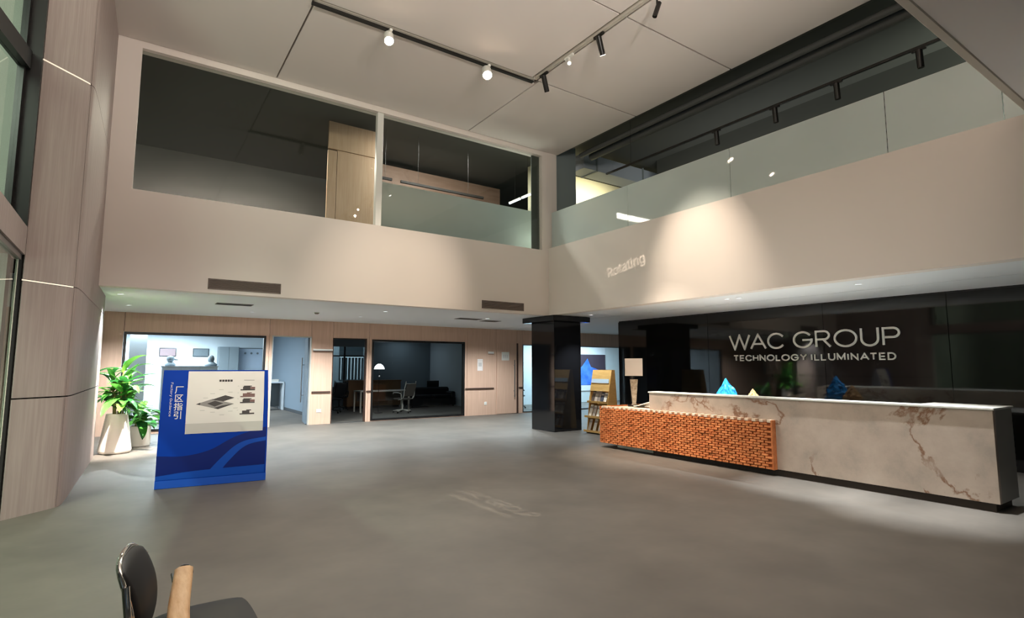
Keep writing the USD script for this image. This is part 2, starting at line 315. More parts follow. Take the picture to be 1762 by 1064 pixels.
def letters(text, h, width, stroke, gap=.2, space=.42):
    """[(letter, polygon)] of a line of stroke capitals, h tall, fitted to the width"""
    out, x = [], 0
    for i, ch in enumerate(text):
        if ch == ' ': x += space; continue
        w, ls = GL[ch]; x += KERN.get(text[max(i-1, 0):i+1], 0)
        g = union_all([LineString([(x+a, stroke/2+b*(1-stroke)) for a, b in l]).buffer(stroke/2, cap_style='square' if ch in 'GCU' else 'flat', join_style='mitre', mitre_limit=1.5) for l in ls])
        out.append((ch, g)); x += w+gap+stroke*.5
    x -= gap+stroke*.5
    return [(c, affinity.scale(g, width/x, h, origin=(0, 0))) for c, g in out]
# ================================================================== THE SETTING
YN, XE, ZS, ZB, ZC = 10.53, 8.28, 2.79, 4.38, 6.87     # north face, east face, soffit, upper sill, ceiling
YB, XB = 15.45, 10.95                                   # timber wall, black wall
solo('floor', 'smooth grey polished concrete floor of the lobby', 'floor', MB().box(-6, -7, -.2, 24, 24.5, 0), 'concrete_floor', 'structure')
# main ceiling: panels with slots between
c = thing('ceiling', 'high pale plaster ceiling divided by dark slots', 'ceiling', kind='structure')
part(c, 'backing', MB().box(-1.6, -6.5, 7.06, 8.56, YN+.1, 7.12), 'gap_dark')
g = .014
xs = [-1.6, 1.90, 5.93, XE+.02]; 
for x0, x1, y0, y1 in [(-1.6, 1.90, 7.86, YN), (1.90, 5.98, 7.98, YN), (5.98, 8.58, 7.86, YN), (-1.6, 1.90, 1.6, 7.86), (1.90, 5.80, 5.58, 7.83), (1.90, 5.80, 1.6, 5.58), (5.93, 8.58, 5.58, 7.86), (5.93, 8.58, 1.6, 5.58), (-1.6, XE, -6.5, 1.6)]:
    part(c, 'ceiling_panel', MB().box(x0+g, y0+g, ZC, x1-g, y1-g, ZC+.14), 'white_ceiling')
# north face (upper wall): pier, sill band, header, corner pier
w = thing('wall_north', 'pale upper wall above the recess with two long glazed openings', 'wall', kind='structure')
part(w, 'sill_band', MB().box(-.62, YN, ZS, XE, YN+.22, ZB), 'white_paint')
part(w, 'header', MB().box(-.62, YN, 6.76, 8.55, YN+.22, ZC+.1), 'white_paint')
part(w, 'pier', MB().box(-.62, YN, ZB, -.16, YN+.22, 6.76), 'white_paint')
part(w, 'pier', MB().box(8.09, YN, ZB, 8.55, YN+.22, 6.76), 'white_paint')
w = thing('wall_east', 'pale upper wall over the reception desk with open railing above', 'wall', kind='structure')
part(w, 'sill_band', MB().box(XE, -6, ZS, XE+.22, YN+.22, ZB+.06), 'white_paint')
# floor slabs of the upper storey = soffits
s = thing('ceiling', 'low cool white soffit over the recess and the desk', 'ceiling', kind='structure')
part(s, 'soffit_panel', MB().box(-6, YN+.22, ZS, XE+.22, YB+.2, ZS+.12), 'soffit_white')
part(s, 'soffit_panel', MB().box(XE+.22, -6, ZS, 9.69, YB+.2, ZS+.12), 'soffit_white')
part(s, 'soffit_panel', MB().box(9.715, -6, ZS, 24, YB+.2, ZS+.12), 'soffit_white')
part(s, 'soffit_groove', MB().box(9.68, -6, ZS+.05, 9.73, YB+.2, ZS+.10), 'gap_dark')
part(s, 'upper_floor', MB().box(-6, YN+.22, 4.1, 18, 24, 4.3).box(XE+.22, -6, 4.1, 18, YN+.22, 4.3), 'void_dark')
# bridge slab over the entrance, upper right of the picture
part_b = thing('ceiling', 'grey underside of the bridge over the entrance', 'ceiling', kind='structure')
part(part_b, 'slab', MB().box(-1.6, -6, 4.44, XE, 1.60, 4.75), 'slab_grey')
part(part_b, 'edge_trim', MB().box(-1.6, 1.60, 4.43, XE, 1.68, 4.80, .01), 'rail_light')
# west: curved panelled wall
PL = [(-1.0, 7.655), (-.66, 7.98), (-.60, 8.06), (-.565, 8.18), (-.545, 8.6), (-.53, 9.2), (-.50, 10.2), (-.47, 11.3), (-.455, 12.12)]
def curved(p0, p1, z0, z1, off=0, th=.05):
    P = smooth_path(PL, 6); cum = np.r_[0, np.cumsum(np.linalg.norm(np.diff(P, axis=0), axis=1))]
    ss = np.unique(np.r_[p0, cum[(cum > p0) & (cum < p1)], p1]); Q = np.stack([np.interp(ss, cum, P[:, k]) for k in (0, 1)], 1)
    T = np.gradient(Q, axis=0); T /= np.linalg.norm(T, axis=1)[:, None]; N = np.stack([T[:, 1], -T[:, 0]], 1)
    poly = Polygon(np.vstack([Q+N*off, (Q+N*(off-th))[::-1]])); m = trimesh.creation.extrude_polygon(poly, z1-z0, engine='earcut'); m.apply_translation([0, 0, z0]); return m
LEN = float(np.linalg.norm(np.diff(smooth_path(PL, 6), axis=0), axis=1).sum())
w = thing('wall_west', 'tall pinkish grey panelled wall curving round beside the glazing', 'wall', kind='structure')
part(w, 'core', curved(0, LEN, 0, ZC, -.012, .07), 'gap_dark')
cuts = [0, .575, LEN]
for z0, z1 in ((0, 1.205), (1.22, 2.443), (2.467, 4.893), (4.917, ZC)):
    for a, b in zip(cuts, cuts[1:]): part(w, 'wall_panel', curved(a+.004, b-.004, z0-(.008 if a and z0 > 2 else 0), z1+(.008 if a and 2 < z1 < 6 else 0), 0, .014), 'curved_panel')
for z in (2.455, 4.905): part(w, 'light_line', curved(.0, .56, z-.007, z+.007, -.001, .012), 'led_line', 'thin glowing light line')
part(w, 'end_return', MB().box(-.705, 12.10, 0, -.458, 12.14, ZS), 'white_paint')
part(w, 'beam', MB().box(-1.3, -2, 2.72, -1.0, 7.66, 2.96), 'curved_panel')
part(w, 'side_wall', MB().box(-6, 7.70, 0, -1.14, 7.9, ZC), 'street_wall')
part(w, 'reveal', MB().box(-1.13, 7.60, 3.02, -1.0, 7.66, ZC), 'black_frame', 'black window reveal')
part(w, 'recess_side', MB().box(-6, 12.2, 0, -5.9, YB, ZS), 'white_paint')
f = thing('window_1', 'tall black framed window beside the panelled wall, upper left', 'window', kind='structure')
wd_ = np.array([-.1736, -.9848, 0]); wn_ = np.array([.9848, -.1736, 0]); WM = np.stack([wn_, wd_, [0, 0, 1]], 1)
def wbar(s0, s1, z0, z1, th=.06, off=0): return MB().obox(np.array([-1.15, 7.58, 0])+wd_*(s0+s1)/2+wn_*off+np.array([0, 0, (z0+z1)/2]), (th, s1-s0, z1-z0), WM)
part(f, 'frame', wbar(0, .05, 3.02, ZC), 'black_frame'); part(f, 'frame', wbar(2.9, 2.98, 3.02, ZC), 'black_frame'); part(f, 'frame', wbar(5.8, 5.88, 3.02, ZC), 'black_frame')
part(f, 'transom', wbar(0, 5.88, 4.72, 4.92, .10, .02), 'black_frame')
for a, b in ((.05, 2.9), (2.98, 5.8)):
    for z0, z1 in ((3.02, 4.72), (4.92, ZC)): part(f, 'pane', wbar(a, b, z0, z1, .01), 'street_glass')
part(f, 'sill', MB().prism(Polygon([(-1.0, 1.7), (-1.0, 7.66), (-1.2, 7.66), (-2.26, 1.7)]), .06, frame_T((0, 0, 2.96), (1, 0, 0), (0, 1, 0))), 'curved_panel')
f = thing('window_2', 'lower glass panel left of the panelled wall', 'window', kind='structure')
part(f, 'frame', MB().box(-1.08, -2, 2.66, -1.02, 7.62, 2.72), 'steel')
for a, b in ((1.6, 4.545), (4.555, 7.60)): part(f, 'pane', MB().box(-1.056, a, .01, -1.044, b, 2.66), 'street_glass')
part(f, 'edge_seal', MB().box(-1.06, 7.60, 0, -1.04, 7.62, 2.66), 'rail_light')
# behind the camera: closing walls of the lobby
solo('wall_south', 'pale wall behind the entrance', 'wall', MB().box(2.2, -6.3, 0, XE, -6.1, 7).box(-2, -6.3, 4.4, 2.2, -6.1, 7), 'white_paint', 'structure')
solo('wall_street', 'plain wall across the street seen through the left glazing', 'wall', MB().box(-6.2, -4, 0, -6, 7.7, 9), 'street_wall', 'structure')
# timber wall with openings: list of openings x0,x1,z0,z1
w = thing('wall_back', 'pinkish timber panelled wall at the back of the recess', 'wall', kind='structure')
OP = [(-.19, 2.84, .05, 2.34), (3.0, 3.98, 0, 2.35), (4.57, 5.52, 0, 2.34), (5.68, 8.74, .02, 2.33), (11.0, 15.8, .02, 2.31)]
JO = [-6, -2.4, -.19, 2.92, 3.98, 4.57, 5.60, 8.83, 9.94, 10.76, 11.0, 13.4, 16.5, 18]
part(w, 'core', MB().box(-6, YB+.02, 2.36, 18, YB+.2, 4.2), 'gap_dark')
for a, b in zip(JO, JO[1:]):
    a2, b2 = a+.004, b-.004
    cut = sbox(a2, 0, b2, ZS)
    for x0, x1, z0, z1 in OP: cut = cut.difference(sbox(x0, z0-.001 if z0 > 0 else -.1, x1, z1))
    for gpoly in sorted(getattr(cut, 'geoms', [cut]), key=lambda q: q.bounds):
        if gpoly.area < .004: continue
        part(w, 'wood_panel', MB().prism(gpoly, .09, frame_T((0, YB+.09, 0), (1, 0, 0), (0, 0, 1))), 'wall_panel_wood')
def black_window(name, label, x0, x1, z0, z1, fw=.055, panes=1, m='office_glass', frame='black_frame'):
    f = thing(name, label, 'window', kind='structure')
    part(f, 'window_frame', MB().box(x0, YB-.012, z1-fw, x1, YB+.09, z1).box(x0, YB-.012, z0, x1, YB+.09, z0+fw).box(x0, YB-.012, z0+fw, x0+fw, YB+.09, z1-fw).box(x1-fw, YB-.012, z0+fw, x1, YB+.09, z1-fw), frame)
    W = (x1-x0-2*fw)/panes
    for k in range(panes): part(f, 'pane', MB().box(x0+fw+k*W+.003, YB+.03, z0+fw, x0+fw+(k+1)*W-.003, YB+.042, z1-fw), m)
    return f
black_window('window_3', 'black framed office window behind the potted plant and blue stand', -.19, 2.84, .05, 2.34)
black_window('window_4', 'black framed dim office window right of the dark doorway', 5.68, 8.74, .02, 2.33)
black_window('window_5', 'bright glazed office front behind the black column', 11.0, 15.8, .02, 2.31, .03, 3, 'clear_glass', 'steel')
# doors of the timber wall
d = thing('door_1', 'open white door leaf with a long pull handle, left of the switch panel', 'door', kind='structure')
part(d, 'door_frame', MB().box(3.0, YB-.005, 2.33, 3.98, YB+.12, 2.36).box(2.985, YB-.005, 0, 3.01, YB+.12, 2.36).box(3.97, YB-.005, 0, 3.995, YB+.12, 2.36), 'rail_light')
hx, hy = 3.95, YB+.12; dv = np.array([.155, .988, 0]); nv = np.array([.988, -.155, 0])
lf = part(d, 'door_leaf', MB().obox(np.array([hx, hy, 1.17])+dv*.46, (.045, .92, 2.32), np.stack([nv, dv, [0, 0, 1]], 1)), 'office_blue')
hm = MB(); hb = np.array([hx, hy, 0])+dv*.80-nv*.09
hm.cyl(hb+[0, 0, .55], hb+[0, 0, 1.80], .016)
for z in (.75, 1.6): hm.cyl(hb+[0, 0, z], hb+nv*.07+[0, 0, z], .009)
part(d, 'door_handle', hm, 'steel', 'long vertical steel handle')
d = thing('door_2', 'dark open doorway between two timber strips', 'door', kind='structure')
part(d, 'door_frame', MB().box(4.57, YB, 2.32, 5.52, YB+.12, 2.345).box(4.56, YB, 0, 4.585, YB+.12, 2.345).box(5.505, YB, 0, 5.53, YB+.12, 2.345), 'dark_bronze')
part(d, 'threshold', MB().box(4.585, YB, 0, 5.505, YB+.12, .008), 'steel')
d = thing('door_3', 'closed timber door with a long pull handle left of the black column', 'door', kind='structure')
part(d, 'door_leaf', MB().box(9.95, YB-.02, .01, 10.74, YB-.001, 2.34, .004), 'wall_panel_wood')
part(d, 'door_edge', MB().box(10.745, YB-.03, 0, 10.80, YB, 2.34), 'dark_bronze')
hm = MB().cyl((10.62, YB-.08, .55), (10.62, YB-.08, 1.78), .016)
for z in (.75, 1.6): hm.cyl((10.62, YB-.08, z), (10.62, YB-.02, z), .009)
part(d, 'door_handle', hm, 'steel')
# black glossy feature wall
w = thing('wall_feature', 'glossy black panelled wall behind the reception desk', 'wall', kind='structure')
ys = [10.86, 8.0, 5.4, 3.42, .9, -1.6, -4]
for a, b in zip(ys, ys[1:]): part(w, 'black_panel', MB().box(XB, b+.003, .0, XB+.10, a-.003, 2.76, .003), 'black_gloss')
part(w, 'core', MB().box(XB+.02, -6, 0, XB+.3, 10.85, ZS), 'black_frame')
# column
w = thing('column', 'square glossy black stone column with a projecting capital', 'column', kind='structure')
part(w, 'shaft', MB().box(8.40, 10.48, 0, 9.25, 11.40, 2.66, .006), 'black_stone')
part(w, 'capital', MB().box(8.24, 10.30, 2.655, 9.41, 11.58, 2.785, .006), 'black_stone')
# ------------------------------------------------------------------ upper storey
u = thing('wall_upper', 'dark walls and ceiling of the upper storey behind the glazing', 'wall', kind='structure')
part(u, 'dark_ceiling', MB().box(-2, YN+.25, 7.6, 18, 18, 7.7).box(XE+.25, -6, 7.6, 18, YN+.25, 7.7), 'upper_dark')
part(u, 'back_wall', MB().box(-2, 17.8, 4.3, 18, 18, 7.6), 'upper_dark')
part(u, 'corridor_wall', MB().box(12.4, -6, 4.3, 12.6, 10.6, 7.6), 'upper_dark')
part(u, 'side_wall', MB().box(-.9, YN+.25, 4.3, -.7, 17.8, 7.6), 'upper_dark')
part(u, 'closing_wall', MB().box(XE+.25, -6.1, 4.3, 18, -6, 7.6), 'upper_dark')
part(u, 'yellow_wall', MB().box(9.6, 13.0, 4.3, 17, 13.2, 7.6), 'yellow_wall', 'pale yellow lit wall')
part(u, 'upper_column', MB().box(8.45, 10.6, 4.3, 9.25, 11.4, 7.6), 'upper_column', 'grey column')
uw = thing('partition', 'tan timber partition standing behind the upper left glazing', 'partition')
for x0, x1, z0, z1 in ((3.57, 3.78, 4.3, 6.715), (3.79, 4.72, 4.3, 6.735), (3.57, 4.72, 6.75, 7.43)): part(uw, 'wood_panel', MB().box(x0, 13.0, z0, x1, 13.06, z1, .004), 'wood_upper')
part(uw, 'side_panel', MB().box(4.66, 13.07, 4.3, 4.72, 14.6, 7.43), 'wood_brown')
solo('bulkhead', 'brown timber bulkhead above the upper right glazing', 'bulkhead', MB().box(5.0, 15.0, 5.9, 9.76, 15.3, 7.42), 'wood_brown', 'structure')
# windows of the upper north wall
wn = thing('window_6', 'wide upper interior window with a white mullion and frosted band', 'window', kind='structure')
part(wn, 'mullion', MB().box(3.87, YN+.02, ZB, 4.0, YN+.14, 6.76, .006), 'white_metal')
part(wn, 'pane', MB().box(-.16, YN+.10, ZB, 3.86, YN+.112, 6.76), 'upper_glass')
part(wn, 'pane', MB().box(4.01, YN+.10, ZB, 8.09, YN+.112, 6.76), 'upper_glass')
part(wn, 'frosted_band', MB().box(4.02, YN+.118, ZB, 7.84, YN+.124, 5.34), 'film_glass', 'frosted lower band')
part(wn, 'edge_panel', MB().box(7.86, YN+.13, ZB, 8.09, YN+.15, 6.76), 'upper_dark')
# glass railing of the upper east side
gr = thing('glass_railing', 'frosted glass railing along the upper corridor over the desk', 'railing')
yy = [10.50, 7.95, 5.54, 3.13, 1.90, -.5, -2.9]
for a, b in zip(yy, yy[1:]): part(gr, 'glass_panel', MB().box(XE+.08, b+.006, ZB+.02, XE+.092, a-.006, 5.34), 'frosted_glass')
part(gr, 'base_rail', MB().box(XE+.06, -3, ZB+.04, XE+.11, 10.5, ZB+.075), 'rail_light')
du = thing('air_duct', 'pale grey air duct below the dark upper ceiling', 'duct')
part(du, 'duct', MB().box(9.9, 11.0, 6.98, 12.9, 11.6, 7.42, .01), 'upper_duct')
for x in (10.35, 12.2): part(du, 'flange', MB().box(x, 10.975, 6.955, x+.05, 11.625, 7.445), 'upper_column')
for k, (x, z) in enumerate(((9.25, 6.98), (9.62, 7.02))):
    solo('pipe', ('thinner', 'thicker')[k]+' dark grey pipe running under the upper corridor ceiling', 'pipe', MB().cyl((x, -5.5, z), (x, 10.4, z), .06+.03*k), 'upper_pipe', group='pipes of the upper corridor')
solo('cable_tray', 'dark cable tray under the upper corridor ceiling', 'cable tray', MB().box(8.75, -5.5, 7.1, 9.0, 10.4, 7.16).box(8.75, -5.5, 7.16, 8.765, 10.4, 7.22).box(8.985, -5.5, 7.16, 9.0, 10.4, 7.22), 'upper_pipe')
ct = thing('track_rail', 'dark lighting track hanging in the upper corridor', 'track')
part(ct, 'rail', MB().box(9.16, 1.2, 6.16, 9.20, 9.4, 6.20), 'black_metal')
part(ct, 'hanger', MB().cyl((9.18, 2.0, 6.2), (9.18, 2.0, 7.6), .003, n=6).cyl((9.18, 8.6, 6.2), (9.18, 8.6, 7.6), .003, n=6), 'black_metal')
def drop_spot(loc, label, first=None):
    if first: return copy(first, loc, label)
    t = thing('corridor_spotlight', label, 'spotlight', loc, group='spotlights in the upper corridor')
    part(t, 'adaptor', MB().box(-.018, -.09, -.03, .018, .09, 0), 'black_metal')
    part(t, 'head', MB().cyl((0, 0, -.02), (.03, 0, -.28), .045), 'black_metal')
    part(t, 'lens', MB().cyl((.03, 0, -.279), (.0305, 0, -.283), .036), 'vent_dark'); return t
c0 = drop_spot((9.18, 6.35, 6.16), 'black spotlight hanging highest left in the upper corridor')
for y, l in ((5.15, 'black corridor spotlight, second from the left above the railing'), (4.1, 'black corridor spotlight, third from the left above the railing'), (2.95, 'black corridor spotlight nearest the bridge slab')): drop_spot((9.18, y, 6.16), l, c0)
ct = thing('track_rail', 'dark lighting track seen through the upper right window', 'track')
part(ct, 'rail', MB().box(5.42, 12.97, 6.25, 7.9, 13.03, 6.31), 'black_metal')
part(ct, 'hanger', MB().cyl((5.9, 13, 6.3), (5.9, 13, 7.6), .003, n=6).cyl((7.4, 13, 6.3), (7.4, 13, 7.6), .003, n=6), 'black_metal')
solo('track_rail', 'short dark track stub beside the white mullion', 'track', MB().box(4.86, 12.97, 6.25, 5.18, 13.03, 6.31).cyl((5.0, 13, 6.3), (5.0, 13, 7.6), .003, n=6), 'black_metal')
for k, (y0, y1) in enumerate(((12.22, 12.75), (12.82, 13.40))):
    t = thing('linear_lamp', ('nearer', 'farther')[k]+' slim white linear lamp at the right end of the upper window', 'lamp', group='linear lamps upstairs')
    part(t, 'housing', MB().box(9.03, y0, 6.42, 9.09, y1, 6.46), 'white_metal'); part(t, 'tube', MB().box(9.04, y0+.01, 6.40, 9.08, y1-.01, 6.42), 'downlight_dim', 'lit diffuser')
    part(t, 'hanger', MB().cyl((9.06, (y0+y1)/2, 6.46), (9.06, (y0+y1)/2, 7.6), .003, n=6), 'black_metal')
# ------------------------------------------------------------------ offices behind the timber wall
o = thing('wall_office', 'plain walls and ceiling of the offices behind the glazing', 'wall', kind='structure')
part(o, 'office_ceiling', MB().box(-6, YB+.2, 2.80, 24, 24, 2.9), 'office_white')
part(o, 'back_wall', MB().box(-6, 23.6, 0, 4.8, 23.7, 2.8), 'office_white')
part(o, 'side_wall', MB().box(-2.6, YB+.2, 0, -2.5, 23.6, 2.8), 'office_white')
part(o, 'partition_wall', MB().box(4.62, 16.9, 0, 4.80, 23.6, 2.8).box(4.34, YB+.2, 0, 4.56, 16.9, 2.8), 'office_blue')
part(o, 'baseboard', MB().box(4.605, 16.9, 0, 4.62, 23.6, .1), 'office_dark')
part(o, 'partition_wall', MB().box(10.82, YB+.2, 0, 10.98, 22.3, 2.8), 'office_white')
part(o, 'back_wall', MB().box(4.8, 22.2, 0, 10.9, 22.35, .75).box(4.8, 22.2, 2.35, 10.9, 22.35, 2.8).box(8.2, 22.2, .75, 10.9, 22.35, 2.35), 'office_grey')
part(o, 'back_wall', MB().box(10.98, 18.7, 0, 24, 18.85, 2.8), 'office_white', 'pale blue lit wall')
f = thing('window_7', 'office window onto the street at the back of the dark room', 'window', kind='structure')
for x in (4.82, 5.95, 7.05, 8.16): part(f, 'mullion', MB().box(x-.03, 22.22, .75, x+.03, 22.30, 2.35), 'black_frame')
part(f, 'mullion', MB().box(4.8, 22.22, 1.95, 8.2, 22.30, 2.0), 'black_frame')
for a, b in ((4.85, 5.92), (5.98, 7.02), (7.08, 8.13)): part(f, 'pane', MB().box(a, 22.25, .76, b, 22.258, 2.34), 'clear_glass')
e = thing('building', 'pale building across the street with barred windows', 'building')
part(e, 'wall', MB().box(2, 28, -.2, 14, 28.4, 6), 'facade')
for k in range(5):
    x = 5.2+k*1.7
    wd = part(e, 'window', MB().box(x, 27.95, .9, x+1.2, 28.0, 2.6), 'facade_dark'); b = MB()
    for j in range(7): b.box(x+.05+j*.17, 27.86, .9, x+.09+j*.17, 27.90, 2.0)
    b.box(x, 27.86, 2.0, x+1.2, 27.90, 2.05); part(wd, 'bars', b, 'outside_white')
part(e, 'sill', MB().box(2, 27.9, 2.7, 14, 28.0, 2.8), 'outside_white')
# left office
for x, lab, m in ((1.05, 'pinkish wall screen in the left office, left one of the pair', 'tv_pink'), (2.1, 'grey wall screen in the left office, right one of the pair', 'tv_grey')):
    t = thing('wall_screen', lab, 'screen', (x, 23.56, 2.06), group='screens in the left office'); part(t, 'bezel', MB().box(-.26, 0, -.15, .26, .04, .15, .005), 'office_dark'); part(t, 'display', MB().box(-.24, -.004, -.13, .24, 0, .13), m)
t = thing('filing_cabinet', 'long grey chest-high cabinet in the left office', 'cabinet', (1.38, 18.3, 0))
part(t, 'body', MB().box(-.68, 0, .06, .70, .45, 1.53), 'office_white'); part(t, 'top', MB().box(-.70, -.02, 1.53, .72, .47, 1.56), 'office_white')
for k in range(3): part(t, 'door', MB().box(-.67+k*.46, -.018, .08, -.23+k*.46, 0, 1.52, .004), 'office_white')
part(t, 'plinth', MB().box(-.66, .02, 0, .68, .43, .06), 'office_dark')
t = thing('ornament', 'grey bird-shaped ornament at the left end of the office cabinet', 'ornament', (.90, 18.5, 1.56))
part(t, 'base', MB().lathe([(0, 0), (.12, 0), (.14, .03), (.10, .09), (.05, .12), (0, .12)]), 'office_grey', smooth=True)
part(t, 'body', MB().lathe([(0, .10), (.07, .12), (.10, .18), (.09, .25), (.05, .28), (0, .29)]).cyl((.05, 0, .2), (.19, 0, .17), .035, .012), 'office_grey', smooth=True)
t = thing('ornament', 'grey round-topped vase at the right end of the office cabinet', 'ornament', (1.92, 18.5, 1.56))
part(t, 'base', MB().lathe([(0, 0), (.16, 0), (.17, .05), (.08, .12), (0, .12)]), 'office_grey', smooth=True)
part(t, 'body', MB().lathe([(0, .11), (.07, .12), (.09, .2), (.075, .28), (.03, .32), (0, .32)]), 'office_grey', smooth=True)
t = thing('wardrobe', 'tall grey cupboard at the back of the left office', 'cupboard', (2.66, 23.1, 0))
part(t, 'body', MB().box(-.02, 0, 0, .66, .45, 2.28), 'office_grey')
for k in range(2): dd = part(t, 'door', MB().box(k*.33, -.02, .06, .32+k*.33, 0, 2.26, .004), 'office_grey'); part(dd, 'handle', MB().cyl((.27+k*.10, -.04, 1.0), (.27+k*.10, -.04, 1.25), .01), 'steel')
t = thing('whiteboard', 'pale blue whiteboard with a dark rail beside the grey cupboard', 'whiteboard', (3.85, 23.56, 1.9))
part(t, 'board', MB().box(-.5, 0, -.45, .52, .03, .33), 'whiteboard'); part(t, 'top_rail', MB().box(-.52, -.02, .33, .54, .03, .37), 'office_grey')
for k in range(4): part(t, 'magnet', MB().cyl((-.25+k*.22, -.015, .16), (-.25+k*.22, 0, .16), .04), 'office_grey')
t = thing('side_table', 'white slab-sided table inside the open door', 'table', (4.33, 21.6, 0))
part(t, 'top', MB().box(-.27, -.3, .95, .27, .3, 1.0, .005), 'office_white')
for x in (-.25, .25): part(t, 'leg', MB().box(x-.025, -.3, 0, x+.025, .3, .95), 'office_white')
part(t, 'back_panel', MB().box(-.22, .25, .1, .22, .28, .95), 'office_grey')
t = thing('paper_stack', 'white paper stack on the table inside the open door', 'paper', (4.28, 21.55, 1.0))
for k in range(3): part(t, 'sheaf', MB().obox((0, 0, .015+k*.03), (.3, .22, .028), trimesh.transformations.rotation_matrix(.1*k-.1, [0, 0, 1])[:3, :3]), 'paper_white')
t = thing('office_pillar', 'white pillar inside the left office window', 'pillar', (.12, 18.6, 0)); part(t, 'shaft', MB().box(-.2, -.2, 0, .2, .2, 2.8), 'office_white'); part(t, 'base_trim', MB().box(-.21, -.21, 0, .21, .21, .1), 'office_dark')
# right office: task chairs, desk, lamp, sofa, sideboard
def task_chair(loc, rz, label, m, frame, src=None, group=None):
    t = thing('task_chair', label, 'chair', loc, rz, group)
    part(t, 'seat', MB().box(-.24, -.23, .44, .24, .23, .50, .03), m)
    bk = MB(); V = []
    for i in range(7):
        z = .56+i*.07; yb = .25+.05*math.sin(i/6*2.2)+.02*i
        V.append([(-.21, yb, z), (.21, yb, z), (.21, yb+.03, z), (-.21, yb+.03, z)])
    V = np.array(V).reshape(-1, 3); F = []
    for i in range(6):
        for k in range(4): a, b = i*4+k, i*4+(k+1) % 4; F += [[a, b, b+4], [a, b+4, a+4]]
    F += [[0, 2, 1], [0, 3, 2], [24, 25, 26], [24, 26, 27]]
    part(t, 'backrest', trimesh.Trimesh(V, F, process=False), m)
    part(t, 'back_frame', MB().tube(smooth_path([(-.23, .05, .44), (-.24, .28, .52), (-.235, .34, .8), (-.22, .40, 1.06)], 5), .014).tube(smooth_path([(.23, .05, .44), (.24, .28, .52), (.235, .34, .8), (.22, .40, 1.06)], 5), .014).cyl((-.225, .385, .98), (.225, .385, .98), .014), frame)
    for s in (-1, 1): part(t, 'armrest', MB().tube(smooth_path([(s*.25, .22, .46), (s*.28, .2, .66), (s*.28, -.12, .68), (s*.27, -.16, .64)], 5), .016), frame)
    part(t, 'post', MB().cyl((0, 0, .10), (0, 0, .45), .028), frame)
    for k in range(5):
        a = k*2*math.pi/5+.3; x, y = .3*math.cos(a), .3*math.sin(a)
        lg = part(t, 'leg', MB().bar((0, 0, .12), (x, y, .075), .03, .025), frame); part(lg, 'caster', MB().cyl((x-.012, y, .03), (x+.012, y, .03), .03), 'black_metal')
    return t
task_chair((7.62, 17.7, 0), 200, 'pale framed mesh chair seen through the right office window', 'mesh_grey', 'rail_light')
t = thing('office_desk', 'white framed desk behind the mesh chair', 'desk', (7.35, 18.75, 0))
part(t, 'top', MB().box(-.95, -.35, .69, .85, .35, .73, .004), 'rail_light')
for x, y in ((-.92, -.32), (.82, -.32), (-.92, .32), (.82, .32)): part(t, 'leg', MB().box(x-.025, y-.025, 0, x+.025, y+.025, .69), 'rail_light')
part(t, 'modesty_panel', MB().box(-.85, .28, .35, .75, .30, .69), 'mesh_grey')
t = thing('sideboard', 'brown timber sideboard at the back of the right office', 'sideboard', (7.6, 20.4, 0))
part(t, 'body', MB().box(-1.0, 0, .08, 1.1, .42, 1.0), 'credenza'); part(t, 'top', MB().box(-1.02, -.02, 1.0, 1.12, .44, 1.04), 'credenza'); part(t, 'plinth', MB().box(-.95, .03, 0, 1.05, .4, .08), 'plinth')
for k in range(4): dd = part(t, 'door', MB().box(-.98+k*.52, -.018, .1, -.48+k*.52, 0, .98, .004), 'credenza'); part(dd, 'handle', MB().cyl((-.53+k*.52, -.03, .5), (-.53+k*.52, -.03, .62), .008), 'black_metal')
t = thing('floor_lamp', 'white dome floor lamp at the left edge of the right office window', 'lamp', (6.93, 18.1, 0))
part(t, 'base', MB().lathe([(0, 0), (.14, 0), (.14, .02), (0, .025)]), 'black_metal'); part(t, 'pole', MB().cyl((0, 0, .02), (0, 0, 1.5), .008), 'black_metal')
part(t, 'shade', MB().lathe([(.17, 1.46), (.16, 1.53), (.11, 1.60), (.05, 1.64), (0, 1.65)]), 'lamp_dome', 'glowing white dome', smooth=True)
part(t, 'switch', MB().box(-.02, -.03, 1.2, .02, -.01, 1.25, .004), 'white_metal')
t = thing('sofa', 'black low sofa seen through the right office window', 'sofa', (9.75, 19.6, 0))
part(t, 'base', MB().box(-.95, 0, .06, .95, .8, .36, .03), 'sofa_black'); part(t, 'backrest', MB().box(-.95, .55, .34, .95, .82, .74, .06), 'sofa_black')
for s in (-1, 1): part(t, 'armrest', MB().box(s*.95, 0, .3, s*.75, .8, .58, .05), 'sofa_black')
for k in range(2): part(t, 'seat_cushion', MB().box(-.74+k*.75, .0, .35, -.01+k*.75, .56, .46, .03), 'sofa_black')
for x in (-.88, .88):
    for y in (.08, .74): part(t, 'leg', MB().cyl((x, y, 0), (x, y, .07), .02), 'black_metal')
t = thing('monitor', 'small dark monitor on a stand behind the black sofa', 'monitor', (10.25, 20.75, 0))
part(t, 'stand', MB().box(-.25, -.12, 0, .25, .12, .55).box(-.03, -.03, .55, .03, .03, .66), 'office_dark'); part(t, 'screen', MB().box(-.26, -.03, .66, .26, .02, .98, .005), 'sofa_black')
for k, (x, y, rz, lab) in enumerate(((4.98, 18.2, 150, 'black mesh chair at the left in the dark doorway'), (5.62, 18.9, 205, 'black mesh chair in the middle of the dark doorway'), (6.2, 20.0, 170, 'black mesh chair farthest back in the dark doorway'))):
    if k == 0: tc = task_chair((x, y, 0), rz, lab, 'sofa_black', 'black_metal', group='black chairs in the dark office')
    else: copy(tc, (x, y, 0), lab, rz)
